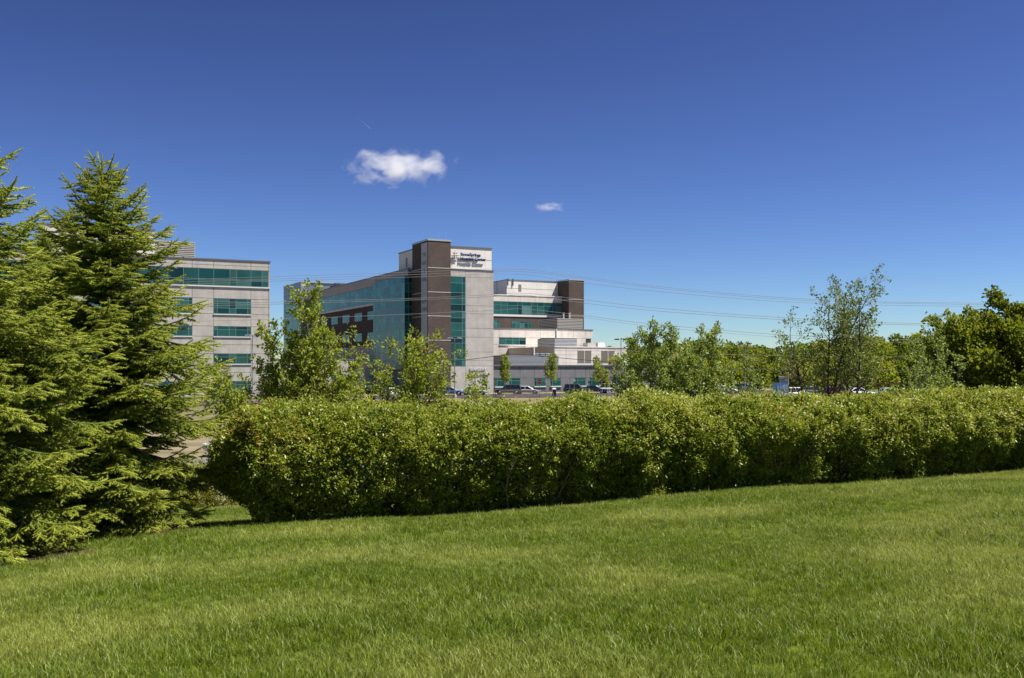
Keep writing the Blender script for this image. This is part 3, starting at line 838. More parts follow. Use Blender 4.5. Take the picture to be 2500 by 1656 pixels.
def make_tree(name, label, cat, loc, H, seed, leafmat, barkmat, size, cfg=None, stems=1, lean=(0, 0), spread=.12, group=None, trunk_r=None, width=.55, up=.5, stem_dirs=None):
    cf = dict(BASE); cf.update(cfg or {}); cf['H'] = H
    g = Grow(seed); rng = g.rng
    root = thing(name, label, cat, loc, 0, group)
    tr = trunk_r or H * .011
    for k in range(stems):
        a = rng.uniform(0, 6.28) if stems == 1 else 6.28 * k / stems + .7
        d = np.array([math.cos(a) * spread + lean[0], math.sin(a) * spread + lean[1], 1.0]) if stems > 1 else np.array([lean[0], lean[1], 1.0])
        if stem_dirs: d = np.array([stem_dirs[k][0], stem_dirs[k][1], 1.0]); a = math.atan2(d[1], d[0])
        d /= np.linalg.norm(d)
        g.branch(np.array([math.cos(a) * .08 * (stems > 1), math.sin(a) * .08 * (stems > 1), -.1]), d, H * (1 if k == 0 else (stem_dirs[k][2] if stem_dirs else rng.uniform(.72, .95))), tr, 0, cf)
    P0 = np.array([x[0] for x in g.seg]); P1 = np.array([x[1] for x in g.seg]); R0 = np.array([x[2] for x in g.seg]); R1 = np.array([x[3] for x in g.seg])
    apex = P1[np.argmax(P1[:, 2])]; kz = H / apex[2]; ax, ay = (0.0, 0.0) if stem_dirs else (lean[0] - apex[0] / apex[2], lean[1] - apex[1] / apex[2])
    def fit(Q):      # the top stands at the wanted height and lean
        Q = Q.copy(); Q[:, 0] += ax * Q[:, 2]; Q[:, 1] += ay * Q[:, 2]; return Q * kz
    P0, P1 = fit(P0), fit(P1)
    V, F = tubes_np(P0, P1, R0, R1, 4)
    link('trunk', np_mesh('trunk', V, F, barkmat, smooth_=True), root)
    if g.leaf:
        P = fit(np.array([x[0] for x in g.leaf])); D = np.array([x[1] for x in g.leaf])
        V, F = leaves_np(P, D, size, rng, width, up)
        v = np.repeat(np.clip(rng.normal(.5, .22, len(P)), 0, 1), 2)
        link('crown', np_mesh('crown', V, F, leafmat, v), root)
    return root

lf_fresh = mat_leaf('leaf_fresh', [(0, (.11, .165, .010)), (.5, (.21, .27, .018)), (1, (.36, .38, .07))], .5, .3, .45)
lf_poplar = mat_leaf('leaf_poplar', [(0, (.10, .165, .018)), (.5, (.18, .245, .03)), (1, (.36, .40, .13))], .42, .35, .42)
lf_olive = mat_leaf('leaf_olive', [(0, (.07, .11, .014)), (.5, (.13, .175, .022)), (1, (.20, .23, .04))], .5, .3, .35)
lf_dark = mat_leaf('leaf_dark', [(0, (.075, .110, .006)), (.5, (.14, .18, .010)), (1, (.22, .24, .016))], .6, .2, .42)
lf_red = mat_leaf('leaf_red', [(0, (.06, .035, .02)), (1, (.12, .075, .04))], .6, .2, .2)
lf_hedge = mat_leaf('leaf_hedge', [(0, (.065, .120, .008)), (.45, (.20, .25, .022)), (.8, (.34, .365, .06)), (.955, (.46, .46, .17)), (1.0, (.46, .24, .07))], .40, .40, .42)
lf_yellow = mat_leaf('leaf_yellow', [(0, (.12, .14, .012)), (.5, (.22, .225, .025)), (1, (.33, .31, .05))], .5, .3, .35)
lf_wood = mat_leaf('leaf_wood', [(0, (.075, .115, .014)), (.3, (.13, .175, .018)), (.6, (.21, .25, .020)), (.85, (.28, .30, .025)), (1, (.19, .165, .09))], .7, .1, .4)
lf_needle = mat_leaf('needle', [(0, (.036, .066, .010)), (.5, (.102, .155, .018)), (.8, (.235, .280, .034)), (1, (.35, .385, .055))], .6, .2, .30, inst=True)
lf_grass = mat_leaf('grass_blade', [(0, (.045, .090, .004)), (.5, (.120, .180, .008)), (.9, (.205, .260, .020)), (1, (.42, .41, .18))], .45, .28, .36, patch=(.33, .44, .62, (.25, .29, .055)))

def gz(x, y): return float(zg(x, y))
def ground_at(px, Y, dz=0.0):
    x = (px - 1250) / FPX * Y
    return (x, Y, gz(x, Y) + dz)
def tree_height(px, ytop, Y):
    return CAMZ + (HOR - ytop) / FPX * Y - ground_at(px, Y)[2]

# ------------------------------------------------------------------ far woods on the right and behind
def wood(name, specs, mat, seed, n_leaf=520, leaf=.9):
    rng = np.random.default_rng(seed)
    Vs, Fs, vs_, off = [], [], [], 0
    for (x, y, h, rad, tone) in specs:
        zb = float(zg(x, y)); n = n_leaf
        nb = 9
        th = rng.uniform(0, 6.28, nb); rr = rad * .62 * np.sqrt(rng.uniform(0, 1, nb)); hh = rng.uniform(.10, .86, nb)
        hh[0] = .88; rr[0] = 0
        cen = np.stack([x + np.cos(th) * rr, y + np.sin(th) * rr, zb + h * hh], 1)
        rb_ = rad * rng.uniform(.32, .55, nb)
        k = rng.integers(0, nb, n)
        d = unit(rng.normal(0, 1, (n, 3)))
        P = cen[k] + d * (rb_[k] * rng.uniform(.7, 1.05, n))[:, None] * np.array([1, 1, .85])
        V, F = leaves_np(P, d, leaf * (h / 15) ** .3, rng, .8, .5)
        Vs.append(V); Fs.append(F + off); off += len(V)
        vs_.append(np.repeat(np.clip(tone + rng.normal(0, .10, n), 0, 1), 2))
        # stem
        tv, tf = tubes_np(np.array([[x, y, zb - .2]]), np.array([[x, y, zb + h * .6]]), np.array([.22]), np.array([.08]), 4)
        tf = np.concatenate([tf[:, [0, 1, 2]], tf[:, [0, 2, 3]]])
        Vs.append(tv); Fs.append(tf + off); off += len(tv); vs_.append(np.full(len(tf), 1.0))
    return np_mesh(name, np.concatenate(Vs), np.concatenate(Fs), mat, np.concatenate(vs_))

rng = np.random.default_rng(11)
def skyline(px):
    return np.interp(px, [-400, 500, 640, 800, 1500, 1600, 1720, 1800, 1880, 1960, 2100, 2220, 2400, 2900, 3300],
                    [850, 850, 832, 850, 852, 840, 826, 838, 846, 838, 822, 812, 816, 815, 830])
specs = []
for k in range(330):
    px = rng.uniform(1380, 3000) if k % 6 else rng.uniform(-200, 1400)
    Y = rng.choice([300, 340, 380, 430]) + rng.uniform(-18, 18)
    x = (px - 1250) / FPX * Y
    h = CAMZ + (HOR - skyline(px)) / FPX * Y - GZ
    h *= rng.uniform(.78, 1.05)
    specs.append((x, Y, h, rng.uniform(3.2, 5.2), rng.choice([.12, .22, .32, .45, .58, .92], p=[.2, .24, .22, .16, .1, .08])))
for k in range(120):
    px = rng.uniform(1480, 2950); Y = rng.uniform(205, 285)
    specs.append(((px - 1250) / FPX * Y, Y, rng.uniform(3.0, 7.5), rng.uniform(2.2, 3.6), rng.choice([.3, .5, .65, .8, .95])))
tag(link('distant_wood', wood('distant_wood', specs, lf_wood, 5, 560, .95)), 'mixed spring woodland along the far edge of the grounds', 'woodland', None, 'stuff')
# nearer edge of the wood: trees one can tell apart
edge = [(1640, 865, 260, .55), (1690, 872, 235, .62), (1735, 880, 250, .68), (1785, 888, 230, .6), (1838, 872, 215, .75), (1875, 895, 225, .5), (1950, 880, 240, .35), (2010, 885, 235, .7),
        (2075, 872, 250, .42), (2130, 862, 255, .3), (2180, 850, 260, .45), (2235, 868, 240, .35)]
names_e = ['light green tree just right of the white wing, at the edge of the far wood', 'fresh green tree left of the middle gap in the far wood', 'yellow green tree left of the far lamp post',
           'low green tree below the far lamp post', 'bright yellow green tree above the blue roadside board', 'small green tree right of the bright yellow green one',
           'brownish green tree behind the left stem of the sparse tree', 'yellow green tree behind the sparse tree stems', 'dull green tree right of the sparse tree stems',
           'rounded dark green tree left of the fence opening', 'tall green tree in the far wood above the rail fence', 'dark green tree beside the upright poplar on the right']
for i, ((px, yt, Y, tone), lab) in enumerate(zip(edge, names_e)):
    x = (px - 1250) / FPX * Y
    h = CAMZ + (HOR - yt) / FPX * Y - GZ
    r_ = thing('woodland_tree', lab, 'tree', (0, 0, 0), 0, 'trees at the edge of the far wood')
    me = wood('crown', [(x, Y, h, rng.uniform(2.3, 3.3), tone)], lf_wood, 40 + i, 900, .55)
    link('crown', me, r_)
    mb = MB(); mb.tube((x, Y, GZ - .1), (x, Y, GZ + h * .7), .16, .05, 6); mb.build('trunk', M['bark_grey'], r_)

# ------------------------------------------------------------------ trees beyond the hedge
up_cfg = dict(kids=[1.5, 1.3, 1.0], ang=[46, 42, 45], len=[.49, .46, .5], trop=[.01, .11, .06], leaves=3, scat=.08, bare=[.14, .18, .1], wob=.07, pw=.95)
tall = tree_height(775, 690, 46)
make_tree('leafy_tree', 'tallest young tree left of the glass bay with bright leaves and upright top', 'tree', ground_at(752, 46), tall, 21, lf_fresh, M['bark_grey'], .17, dict(up_cfg, leaves=4), 1, (.055, 0), trunk_r=.085)
make_tree('leafy_tree', 'leaning young tree with spreading left branches in front of the office block corner', 'tree', ground_at(712, 46.8), tall * .80, 27, lf_fresh, M['bark_grey'], .17, dict(up_cfg, ang=[52, 45, 45], leaves=5), 2, (-.12, 0), .16, trunk_r=.07)
make_tree('leafy_tree', 'low bushy young tree right of the tallest tree, below the brick wing', 'tree', ground_at(838, 47), tree_height(850, 800, 47), 33, lf_fresh, M['bark_grey'], .16, dict(up_cfg, ang=[52, 45, 45], leaves=2), 2, (.05, 0), .2, trunk_r=.06)
make_tree('leafy_tree', 'young tree with tilted top in front of the brick tower foot', 'tree', ground_at(978, 45), tree_height(1000, 806, 45), 35, lf_fresh, M['bark_grey'], .16, dict(up_cfg, leaves=4), 1, (.08, 0), trunk_r=.065)
make_tree('leafy_tree', 'short young tree below the glass strip beside the brick tower', 'tree', ground_at(1062, 45.5), tree_height(1075, 846, 45.5), 36, lf_fresh, M['bark_grey'], .15, dict(up_cfg, leaves=4), 1, (.02, 0), trunk_r=.055)
make_tree('leafy_tree', 'small shrub like tree below the registration lettering', 'tree', ground_at(1150, 44.5), tree_height(1165, 905, 44.5), 39, lf_fresh, M['bark_grey'], .14, dict(up_cfg, leaves=4), 2, (.05, 0), .2, trunk_r=.04)
make_tree('leafy_tree', 'low leafy tree filling the gap between the two tilted young trees', 'tree', ground_at(920, 46), tree_height(925, 880, 46), 43, lf_fresh, M['bark_grey'], .15, dict(up_cfg, ang=[52, 46, 45], leaves=3), 2, (.03, 0), .25, trunk_r=.05)
pop_cfg = dict(kids=[2.0, 1.5, 1.0], ang=[30, 34, 40], len=[.36, .45, .5], trop=[.0, .08, .05], leaves=3, scat=.07, bare=[.08, .1, .1], wob=.05, pw=.8)
for i, (px, yt, Y, ln, lab, st) in enumerate([
        (1566, 800, 44, .00, 'slim poplar like tree nearest the white louvred wing', 1),
        (1590, 783, 43.5, .01, 'tallest slim leafy tree right of the parking lot lamp', 1),
        (1632, 795, 44.5, .03, 'slim leafy tree between the tallest one and the leaning group', 1),
        (1668, 850, 44, .03, 'lower bushy leafy tree in the middle of the poplar clump', 2),
        (1700, 795, 45, .05, 'leaning leafy tree with pointed top right of the clump middle', 1),
        (1735, 792, 46, .08, 'leaning leafy tree furthest right in the tall clump', 1),
        (1775, 870, 45, .12, 'low spreading leafy tree right of the poplar clump', 2),
        (1835, 862, 46, .03, 'small pale leafy tree left of the blue roadside board', 1)]):
    make_tree('poplar_tree', lab, 'tree', ground_at(px - ln * 150, Y), tree_height(px, yt, Y), 60 + i, lf_poplar, M['bark_grey'], .125, dict(pop_cfg, leaves=9 if i < 6 else 5), st, (ln, 0), .18, 'poplar like trees behind the hedge', trunk_r=.055)
flat('meadow', [(35, 136), (190, 150), (420, 300), (420, 420), (75, 420), (62, 215)], .02, M['verge_grass'])
# sparse tree with three stems
sp_cfg = dict(kids=[1.5, 1.9, 1.3], ang=[46, 42, 42], len=[.40, .46, .5], trop=[.0, .06, .04], leaves=4, scat=.08, bare=[.38, .2, .2], wob=.05, leaf_lvl=2, levels=3, pw=.55, leaf_from=.55)
make_tree('sparse_tree', 'tall open tree with three dark stems and thin new leaves against the sky', 'tree', ground_at(2032, 50), tree_height(2030, 655, 50) * .99, 77, lf_olive, M['bark_dark'], .13, sp_cfg, 5, (-.03, 0), .27, trunk_r=.11, stem_dirs=[(-.06, 0, 1), (-.21, .05, .90), (.08, -.04, .95), (.22, .04, .97), (.01, .10, .9)])
# dense dark tree and upright poplar on the right
dk_cfg = dict(kids=[2.3, 1.8, 1.2], ang=[56, 45, 45], len=[.46, .5, .5], trop=[.0, .03, .02], leaves=6, scat=.14, bare=[.10, .1, .1], wob=.07, pw=.9)
make_tree('broad_tree', 'big dense dark green tree at the right edge behind the hedge', 'tree', ground_at(2425, 56), tree_height(2410, 712, 56), 81, lf_dark, M['bark_dark'], .21, dict(dk_cfg, len=[.44, .5, .5], pw=1.3), 2, (.0, 0), .15, trunk_r=.18, width=.7)
make_tree('broad_tree', 'dense dark green tree cut off by the right picture edge', 'tree', ground_at(2560, 54), tree_height(2540, 765, 54), 82, lf_dark, M['bark_dark'], .21, dk_cfg, 2, (.0, 0), .2, trunk_r=.16, width=.7)
make_tree('poplar_tree', 'upright glossy leafy tree in front of the big dark tree', 'tree', ground_at(2290, 43), tree_height(2300, 768, 43), 83, lf_poplar, M['bark_grey'], .12, dict(pop_cfg, leaves=5), 2, (.0, 0), .10, trunk_r=.07)
make_tree('poplar_tree', 'low leafy shrub tree at the foot of the upright glossy one', 'tree', ground_at(2345, 41), tree_height(2345, 880, 41), 84, lf_poplar, M['bark_grey'], .11, dict(pop_cfg, ang=[45, 40, 40], leaves=4), 3, (.0, 0), .3, trunk_r=.05)
make_tree('poplar_tree', 'thin young tree left of the upright glossy one above the rail fence', 'tree', ground_at(2240, 47), tree_height(2243, 815, 47), 85, lf_poplar, M['bark_grey'], .11, dict(pop_cfg, leaves=3), 1, (.0, 0), .1, trunk_r=.04)

# young street trees round the parking lot
st_cfg = dict(kids=[2.0, 1.6, 0], ang=[45, 45, 45], len=[.34, .5, .5], levels=2, leaf_lvl=1, leaves=5, scat=.14, bare=[.32, .15, .1], trop=[.0, .06, .04], pw=.7)
for i, (px, yt, yb, Y, mt, lab, lv_) in enumerate([
        (1228, 868, 968, 158, lf_fresh, 'young street tree at the corner of the front block', 6),
        (1353, 866, 965, 156, lf_fresh, 'young street tree right of the stop sign', 5),
        (1456, 872, 962, 160, lf_fresh, 'young street tree between the pale parking signs', 4),
        (1480, 905, 962, 161, lf_fresh, 'compact bright street tree right of the blue sign', 8),
        (1500, 878, 962, 164, lf_red, 'brownish thin street tree near the lamp post', 3),
        (1542, 905, 962, 158, lf_olive, 'olive bushy street tree right of the lamp post', 8),
        (556, 880, 975, 138, lf_red, 'reddish thin young tree in the mulch bed before the office block', 2),
        (645, 925, 975, 138, lf_red, 'small reddish bush in the mulch bed near the twin stem tree', 4),
        (600, 945, 980, 133, lf_fresh, 'tiny green shrub in the mulch bed between the reddish ones', 4)]):
    g_ = ground_at(px, Y)
    make_tree('street_tree', lab, 'tree', g_, tree_height(px, yt, Y), 100 + i, mt, M['bark_grey'], .24 if mt is not lf_red else .15, dict(st_cfg, leaves=lv_), 1 if i not in (6, 7) else 2, (0, 0), .15, 'young trees round the parking lot', trunk_r=.05)
# ------------------------------------------------------------------ spruces
def brush_proto(n=26, seed=1):
    """one shoot of unit length along +z, needles as slim triangles"""
    rng = np.random.default_rng(seed)
    h = np.linspace(.0, 1.0, n); a = np.arange(n) * 2.4
    tilt = np.radians(rng.uniform(38, 62, n)) * (1 - .55 * h ** 3)
    L = rng.uniform(.26, .36, n) * (1 - .3 * h)
    rad = np.stack([np.cos(a), np.sin(a), np.zeros(n)], 1)
    d = rad * np.sin(tilt)[:, None] + np.array([[0, 0, 1]]) * np.cos(tilt)[:, None]
    p = np.stack([np.zeros(n), np.zeros(n), h * .92], 1)
    s = unit(np.cross(d, rad + np.array([[.3, .2, .9]])))
    w = .040
    V = np.stack([p - s * w, p + s * w, p + d * L[:, None]], 1).reshape(-1, 3)
    F = np.arange(n * 3).reshape(-1, 3)
    # slim core so that the shoot reads as one finger
    cv, cf = tubes_np(np.array([[0, 0, 0.]]), np.array([[0, 0, 1.]]), np.array([.085]), np.array([.05]), 3)
    cf = np.concatenate([cf[:, [0, 1, 2]], cf[:, [0, 2, 3]]])
    return np.concatenate([V, cv]), np.concatenate([F, cf + len(V)])

BRUSH = []
for k in range(5):
    pv, pf = brush_proto(34, k + 1)
    BRUSH.append(np_mesh('shoot', pv, pf, lf_needle))

def spruce(name, label, loc, H, R, seed, mat, keep=None):
    rng = np.random.default_rng(seed)
    root = thing(name, label, 'tree', loc)
    seg = []; SP, SD, SL, SV = [], [], [], []
    tp = np.array([0, 0, -.2])
    def shoot(p, d, L, v):
        SP.append(p); SD.append(d); SL.append(L); SV.append(v)
    lean = rng.normal(0, .01, 2)
    for i in range(24):
        f0, f1 = i / 24, (i + 1) / 24
        a = np.array([lean[0] * f0 * H, lean[1] * f0 * H, f0 * H]); b_ = np.array([lean[0] * f1 * H, lean[1] * f1 * H, f1 * H])
        seg.append((a, b_, .115 * (1 - f0) + .012, .115 * (1 - f1) + .012))
    z = .12
    az0 = rng.uniform(0, 6.28)
    up3 = np.array([0, 0, 1.])
    while z < H - .25:
        h = z / H
        nb = 10 if h < .55 else 8 if h < .78 else 6
        for k in range(nb):
            az = az0 + 6.283 * k / nb + rng.normal(0, .22)
            L = R * ((1 - h) ** .64) * (.64 + .36 * smooth(0, .38, h)) * rng.uniform(.62, 1.18) + .06
            if rng.random() < .12: L *= .6
            el = math.radians(np.interp(h, [0, .25, .6, .85, 1], [-4, 8, 24, 42, 60]) + rng.normal(0, 9))
            hd = np.array([math.cos(az), math.sin(az), 0])
            side = np.array([-hd[1], hd[0], 0])
            p = np.array([lean[0] * z, lean[1] * z, z + rng.normal(0, .07)])
            n = max(3, int(L / .115)); sl = L / n
            sag = np.interp(h, [0, .5, 1], [1.0, .7, .15]) * .42
            for i in range(n):
                f = (i + .5) / n
                e = el - sag * math.sin(f * 2.2) + max(0, f - .65) * 1.5 * (.35 + .65 * (1 - h))
                d = hd * math.cos(e) + up3 * math.sin(e) + side * rng.normal(0, .05); d /= np.linalg.norm(d)
                q = p + d * sl
                r0 = .006 + .018 * (1 - f) * L / R
                seg.append((p, q, r0, max(.005, r0 * .9)))
                if f > .12:
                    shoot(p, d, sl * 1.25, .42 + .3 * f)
                    bl = (.30 * L * (1 - f) ** .7 + .10) * rng.uniform(.7, 1.2) * min(1, .35 + f * 1.6)
                    bl = min(bl * 1.1, .66)
                    for sg_ in (-1, 1):
                        ang = math.radians(rng.normal(58, 8))
                        droop = -.22 - .35 * rng.random() * (1 - .8 * h)
                        bd = d * math.cos(ang) + side * sg_ * math.sin(ang) + up3 * droop; bd /= np.linalg.norm(bd)
                        m_ = max(1, int(round(bl / .115)))
                        bp = p + d * sl * rng.random()
                        for j in range(m_):
                            fj = (j + 1) / m_
                            bd2 = bd + rng.normal(0, .10, 3) + up3 * (-.05 if fj < .7 else .10); bd2 /= np.linalg.norm(bd2)
                            tip = fj > .99
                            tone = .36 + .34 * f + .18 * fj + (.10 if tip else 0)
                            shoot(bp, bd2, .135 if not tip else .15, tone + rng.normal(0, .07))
                            bq = bp + bd2 * .115
                            if j < m_ - 0:
                                for s2 in (-1, 1):
                                    if rng.random() < .72:
                                        cr = np.cross(bd2, up3); cr /= np.linalg.norm(cr) + 1e-9
                                        sd = bd2 * .62 + cr * s2 * .72 + up3 * rng.normal(-.16, .14); sd /= np.linalg.norm(sd)
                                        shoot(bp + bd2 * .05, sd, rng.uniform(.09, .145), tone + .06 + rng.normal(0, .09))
                            bp = bq
                p = q
            shoot(p, d, .16, .95)
        az0 += 1.1
        z += np.interp(h, [0, .6, 1], [.150, .165, .15])
    # leader
    top = np.array([lean[0] * H, lean[1] * H, H])
    for i in range(3):
        shoot(top + up3 * (-.2 + i * .12), unit(up3 + rng.normal(0, .05, 3)), .16, .8)
    for i in range(10):
        a = rng.uniform(0, 6.28); dd = np.array([math.cos(a), math.sin(a), .9]); shoot(top - up3 * rng.uniform(.0, .35), dd / np.linalg.norm(dd), .15, .8)
    P0 = np.array([x[0] for x in seg]); P1 = np.array([x[1] for x in seg]); R0 = np.array([x[2] for x in seg]); R1 = np.array([x[3] for x in seg])
    V, F = tubes_np(P0, P1, R0, R1, 4)
    link('trunk', np_mesh('trunk', V, F, M['bark_dark'], smooth_=True), root)
    P = np.array(SP); D = unit(np.array(SD)); L = np.array(SL); vv = np.clip(np.array(SV), 0, 1)
    rot = np.stack([np.zeros(len(P)), np.arccos(np.clip(D[:, 2], -1, 1)), np.arctan2(D[:, 1], D[:, 0])], 1)
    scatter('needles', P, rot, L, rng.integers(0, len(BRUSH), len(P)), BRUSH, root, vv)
    return root

s1 = ground_at(262, 18.2)
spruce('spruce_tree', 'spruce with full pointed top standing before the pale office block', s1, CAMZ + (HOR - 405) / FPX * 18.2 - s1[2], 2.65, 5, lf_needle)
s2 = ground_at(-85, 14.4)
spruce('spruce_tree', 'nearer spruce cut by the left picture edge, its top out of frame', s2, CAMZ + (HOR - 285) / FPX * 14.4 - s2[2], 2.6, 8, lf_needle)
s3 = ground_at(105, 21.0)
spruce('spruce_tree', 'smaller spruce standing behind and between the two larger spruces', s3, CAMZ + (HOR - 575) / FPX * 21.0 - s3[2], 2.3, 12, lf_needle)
# needle litter under the spruces
def disc(name, x, y, r, mat, dz, seed):
    rng = np.random.default_rng(seed); n = 28
    pts = [(x, y)] + [(x + math.cos(6.283 * i / n) * r * rng.uniform(.85, 1.1), y + math.sin(6.283 * i / n) * r * rng.uniform(.85, 1.1)) for i in range(n)]
    V = [(a, b_, gz(a, b_) + dz) for a, b_ in pts]
    return tag(link(name, pmesh(name, V, [(0, i, i % n + 1) for i in range(1, n + 1)], mat)), kind='structure')
disc('mulch_bed', s1[0], s1[1], 1.9, M['mulch'], .05, 1)
disc('mulch_bed', s2[0], s2[1], 1.7, M['mulch'], .05, 2)

# ------------------------------------------------------------------ hedge
def vnoise(P, scale, seed):
    P = np.asarray(P) * scale + seed * 17.31
    i = np.floor(P).astype(np.int64); f = P - i; f = f * f * (3 - 2 * f)
    def hsh(a):
        h = (a[..., 0] * 374761393 + a[..., 1] * 668265263 + a[..., 2] * 1274126177 + seed * 1442695) & 0x7fffffff
        h = ((h ^ (h >> 13)) * 1274126177) & 0x7fffffff
        return ((h ^ (h >> 16)) & 0xffff) / 65535.0
    r = 0
    for dx in (0, 1):
        for dy in (0, 1):
            for dz in (0, 1):
                w = (f[..., 0] if dx else 1 - f[..., 0]) * (f[..., 1] if dy else 1 - f[..., 1]) * (f[..., 2] if dz else 1 - f[..., 2])
                r = r + w * hsh(i + np.array([dx, dy, dz]))
    return r

def sprig_leaves(P, D, rng, per, size, length, width=.42, up=.7):
    n = len(P)
    k = rng.uniform(.1, 1.0, (n, per, 1))
    base = P[:, None] + D[:, None] * length * k + rng.normal(0, .03, (n, per, 3))
    dirs = np.broadcast_to(D[:, None], (n, per, 3)) * .55 + rng.normal(0, .65, (n, per, 3))
    dirs[..., 2] -= .15
    return leaves_np(base.reshape(-1, 3), dirs.reshape(-1, 3), size, rng, width, up, .2)

HL = 27.0
hedge = thing('hedge', 'long clipped leafy hedge running across the lawn towards the right', 'hedge', (H0[0], H0[1], gz(*H0)))
prof = np.array([(-.58, .02), (-.70, .35), (-.88, .80), (-1.04, 1.15), (-1.07, 1.38), (-.96, 1.66), (-.72, 1.92), (-.38, 2.10), (.05, 2.19), (.40, 2.17), (.75, 2.0), (.95, 1.6), (.95, 1.0), (.75, .2)])
def hedge_points(n, rng):
    sl = np.linalg.norm(np.diff(prof, axis=0), axis=1); cum = np.concatenate([[0], np.cumsum(sl)])
    w = rng.uniform(0, 1, n) ** 1.25; arc = w * cum[-1]
    idx = np.clip(np.searchsorted(cum, arc) - 1, 0, len(sl) - 1); f = (arc - cum[idx]) / sl[idx]
    sz = prof[idx] * (1 - f)[:, None] + prof[idx + 1] * f[:, None]
    dv = np.diff(prof, axis=0)[idx]; nrm = np.stack([-dv[:, 1], dv[:, 0]], 1); nrm = nrm / np.linalg.norm(nrm, axis=1)[:, None]
    t = rng.uniform(-1.0, HL, n)
    N3 = np.stack([np.zeros(n), nrm[:, 0], nrm[:, 1]], 1)
    # rounded near end
    ne = int(n * .05)
    tt = rng.uniform(0, 1, ne); k = rng.uniform(.0, 1, ne) ** .5
    cz = sz[:ne, 1]; 
    sz[:ne, 0] *= k; sz[:ne, 1] = 1.25 + (cz - 1.25) * (.25 + .75 * k)
    t[:ne] = -1.5
    N3[:ne] = unit(np.stack([-np.sqrt(np.clip(1 - k * k, .05, 1)), N3[:ne, 1] * k, N3[:ne, 2] * k], 1))
    # end bulges at mid height, is undercut below
    bul = .15 - .62 * np.exp(-((sz[:, 1] - 1.25) / .95) ** 2) * 1.5
    rr = np.clip(np.abs(sz[:, 0]) / 1.0, 0, 1)
    tmin = bul + .55 * (1 - np.sqrt(np.clip(1 - rr ** 2, 0, 1)))
    t = np.maximum(t, tmin)
    return t, sz[:, 0], sz[:, 1], N3
def to_world(t, s, z):
    x = H0[0] + t * HD[0] + s * HN[0]; y = H0[1] + t * HD[1] + s * HN[1]
    return np.stack([x, y, zg(x, y) + z], 1)
rng = np.random.default_rng(50)
NS = 47000
t, s_, z_, n3 = hedge_points(NS, rng)
loc3 = np.stack([t, s_, z_], 1)
big = vnoise(loc3, 1.05, 3) - .5; med = vnoise(loc3, 2.6, 4) - .5
hgt = 1 - .085 * smooth(3, 16, t) + .02 * np.sin(t * .9 + .6) + .012 * np.sin(t * 2.3)
disp = big * .16 + med * .40 - rng.exponential(.12, NS)
low = z_ < .62
keep = ~(low & (vnoise(loc3, 1.3, 9) > .84))
loc3 = loc3 + n3 * disp[:, None]
loc3[:, 2] *= hgt
loc3[:, 2] = np.maximum(loc3[:, 2], .06)
Nw = np.stack([n3[:, 0] * HD[0] + n3[:, 1] * HN[0], n3[:, 0] * HD[1] + n3[:, 1] * HN[1], n3[:, 2]], 1)
P = to_world(loc3[:, 0], loc3[:, 1], loc3[:, 2])[keep]; Nw = Nw[keep]
D = unit(Nw * .9 + np.array([[0, 0, .55]]) + rng.normal(0, .35, P.shape))
# longer shoots poking out of the top
PER = 12
V, F = sprig_leaves(P, D, rng, PER, .070, .18, .46, 1.2)
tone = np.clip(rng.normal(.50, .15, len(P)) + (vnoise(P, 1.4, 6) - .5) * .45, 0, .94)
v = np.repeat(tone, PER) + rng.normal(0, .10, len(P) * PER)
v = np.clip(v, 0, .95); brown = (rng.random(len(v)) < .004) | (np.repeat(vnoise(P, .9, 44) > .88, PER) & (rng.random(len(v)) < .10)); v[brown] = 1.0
# inner foliage so that one cannot look through
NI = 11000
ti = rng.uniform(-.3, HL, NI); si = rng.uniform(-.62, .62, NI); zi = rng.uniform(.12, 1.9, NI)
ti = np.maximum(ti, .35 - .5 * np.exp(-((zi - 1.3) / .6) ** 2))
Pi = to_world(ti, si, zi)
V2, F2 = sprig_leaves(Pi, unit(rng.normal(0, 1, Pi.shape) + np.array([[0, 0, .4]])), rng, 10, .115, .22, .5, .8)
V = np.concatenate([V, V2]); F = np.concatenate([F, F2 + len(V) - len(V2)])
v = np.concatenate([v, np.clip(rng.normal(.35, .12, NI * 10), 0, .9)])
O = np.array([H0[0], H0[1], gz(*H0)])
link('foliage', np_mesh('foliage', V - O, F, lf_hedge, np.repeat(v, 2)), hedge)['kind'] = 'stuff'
print('hedge tris', len(F))
# stems at the foot
rs = np.random.default_rng(91)
tpos = .9
while tpos < HL - .5:
    g = Grow(int(tpos * 100)); segs = []
    for k in range(rs.integers(4, 8)):
        a = rs.uniform(0, 6.28); sp = rs.uniform(.25, .95)
        d = np.array([math.cos(a) * sp, math.sin(a) * sp, 1.0]); d /= np.linalg.norm(d)
        p = np.array([math.cos(a) * .06, math.sin(a) * .06, -.05]); r0 = rs.uniform(.012, .026); L = rs.uniform(1.0, 1.7); n = 8
        for i in range(n):
            d = d + rs.normal(0, .10, 3); d[2] += .05; d /= np.linalg.norm(d)
            q = p + d * L / n
            segs.append((p, q, r0 * (1 - .08 * i), r0 * (1 - .08 * (i + 1))))
            if i > 1 and rs.random() < .6:
                e = d + rs.normal(0, .55, 3); e /= np.linalg.norm(e); segs.append((q, q + e * .35, r0 * .45, r0 * .2))
            p = q
    V, F = tubes_np(np.array([x[0] for x in segs]), np.array([x[1] for x in segs]), np.array([x[2] for x in segs]), np.array([x[3] for x in segs]), 5)
    w_ = to_world(np.array([tpos]), np.array([-.28 + rs.normal(0, .1)]), np.array([0.]))[0] - O
    link('stem', np_mesh('stem', V, F, M['bark_hedge'], smooth_=True), hedge, tuple(w_))
    tpos += rs.uniform(.8, 1.5)

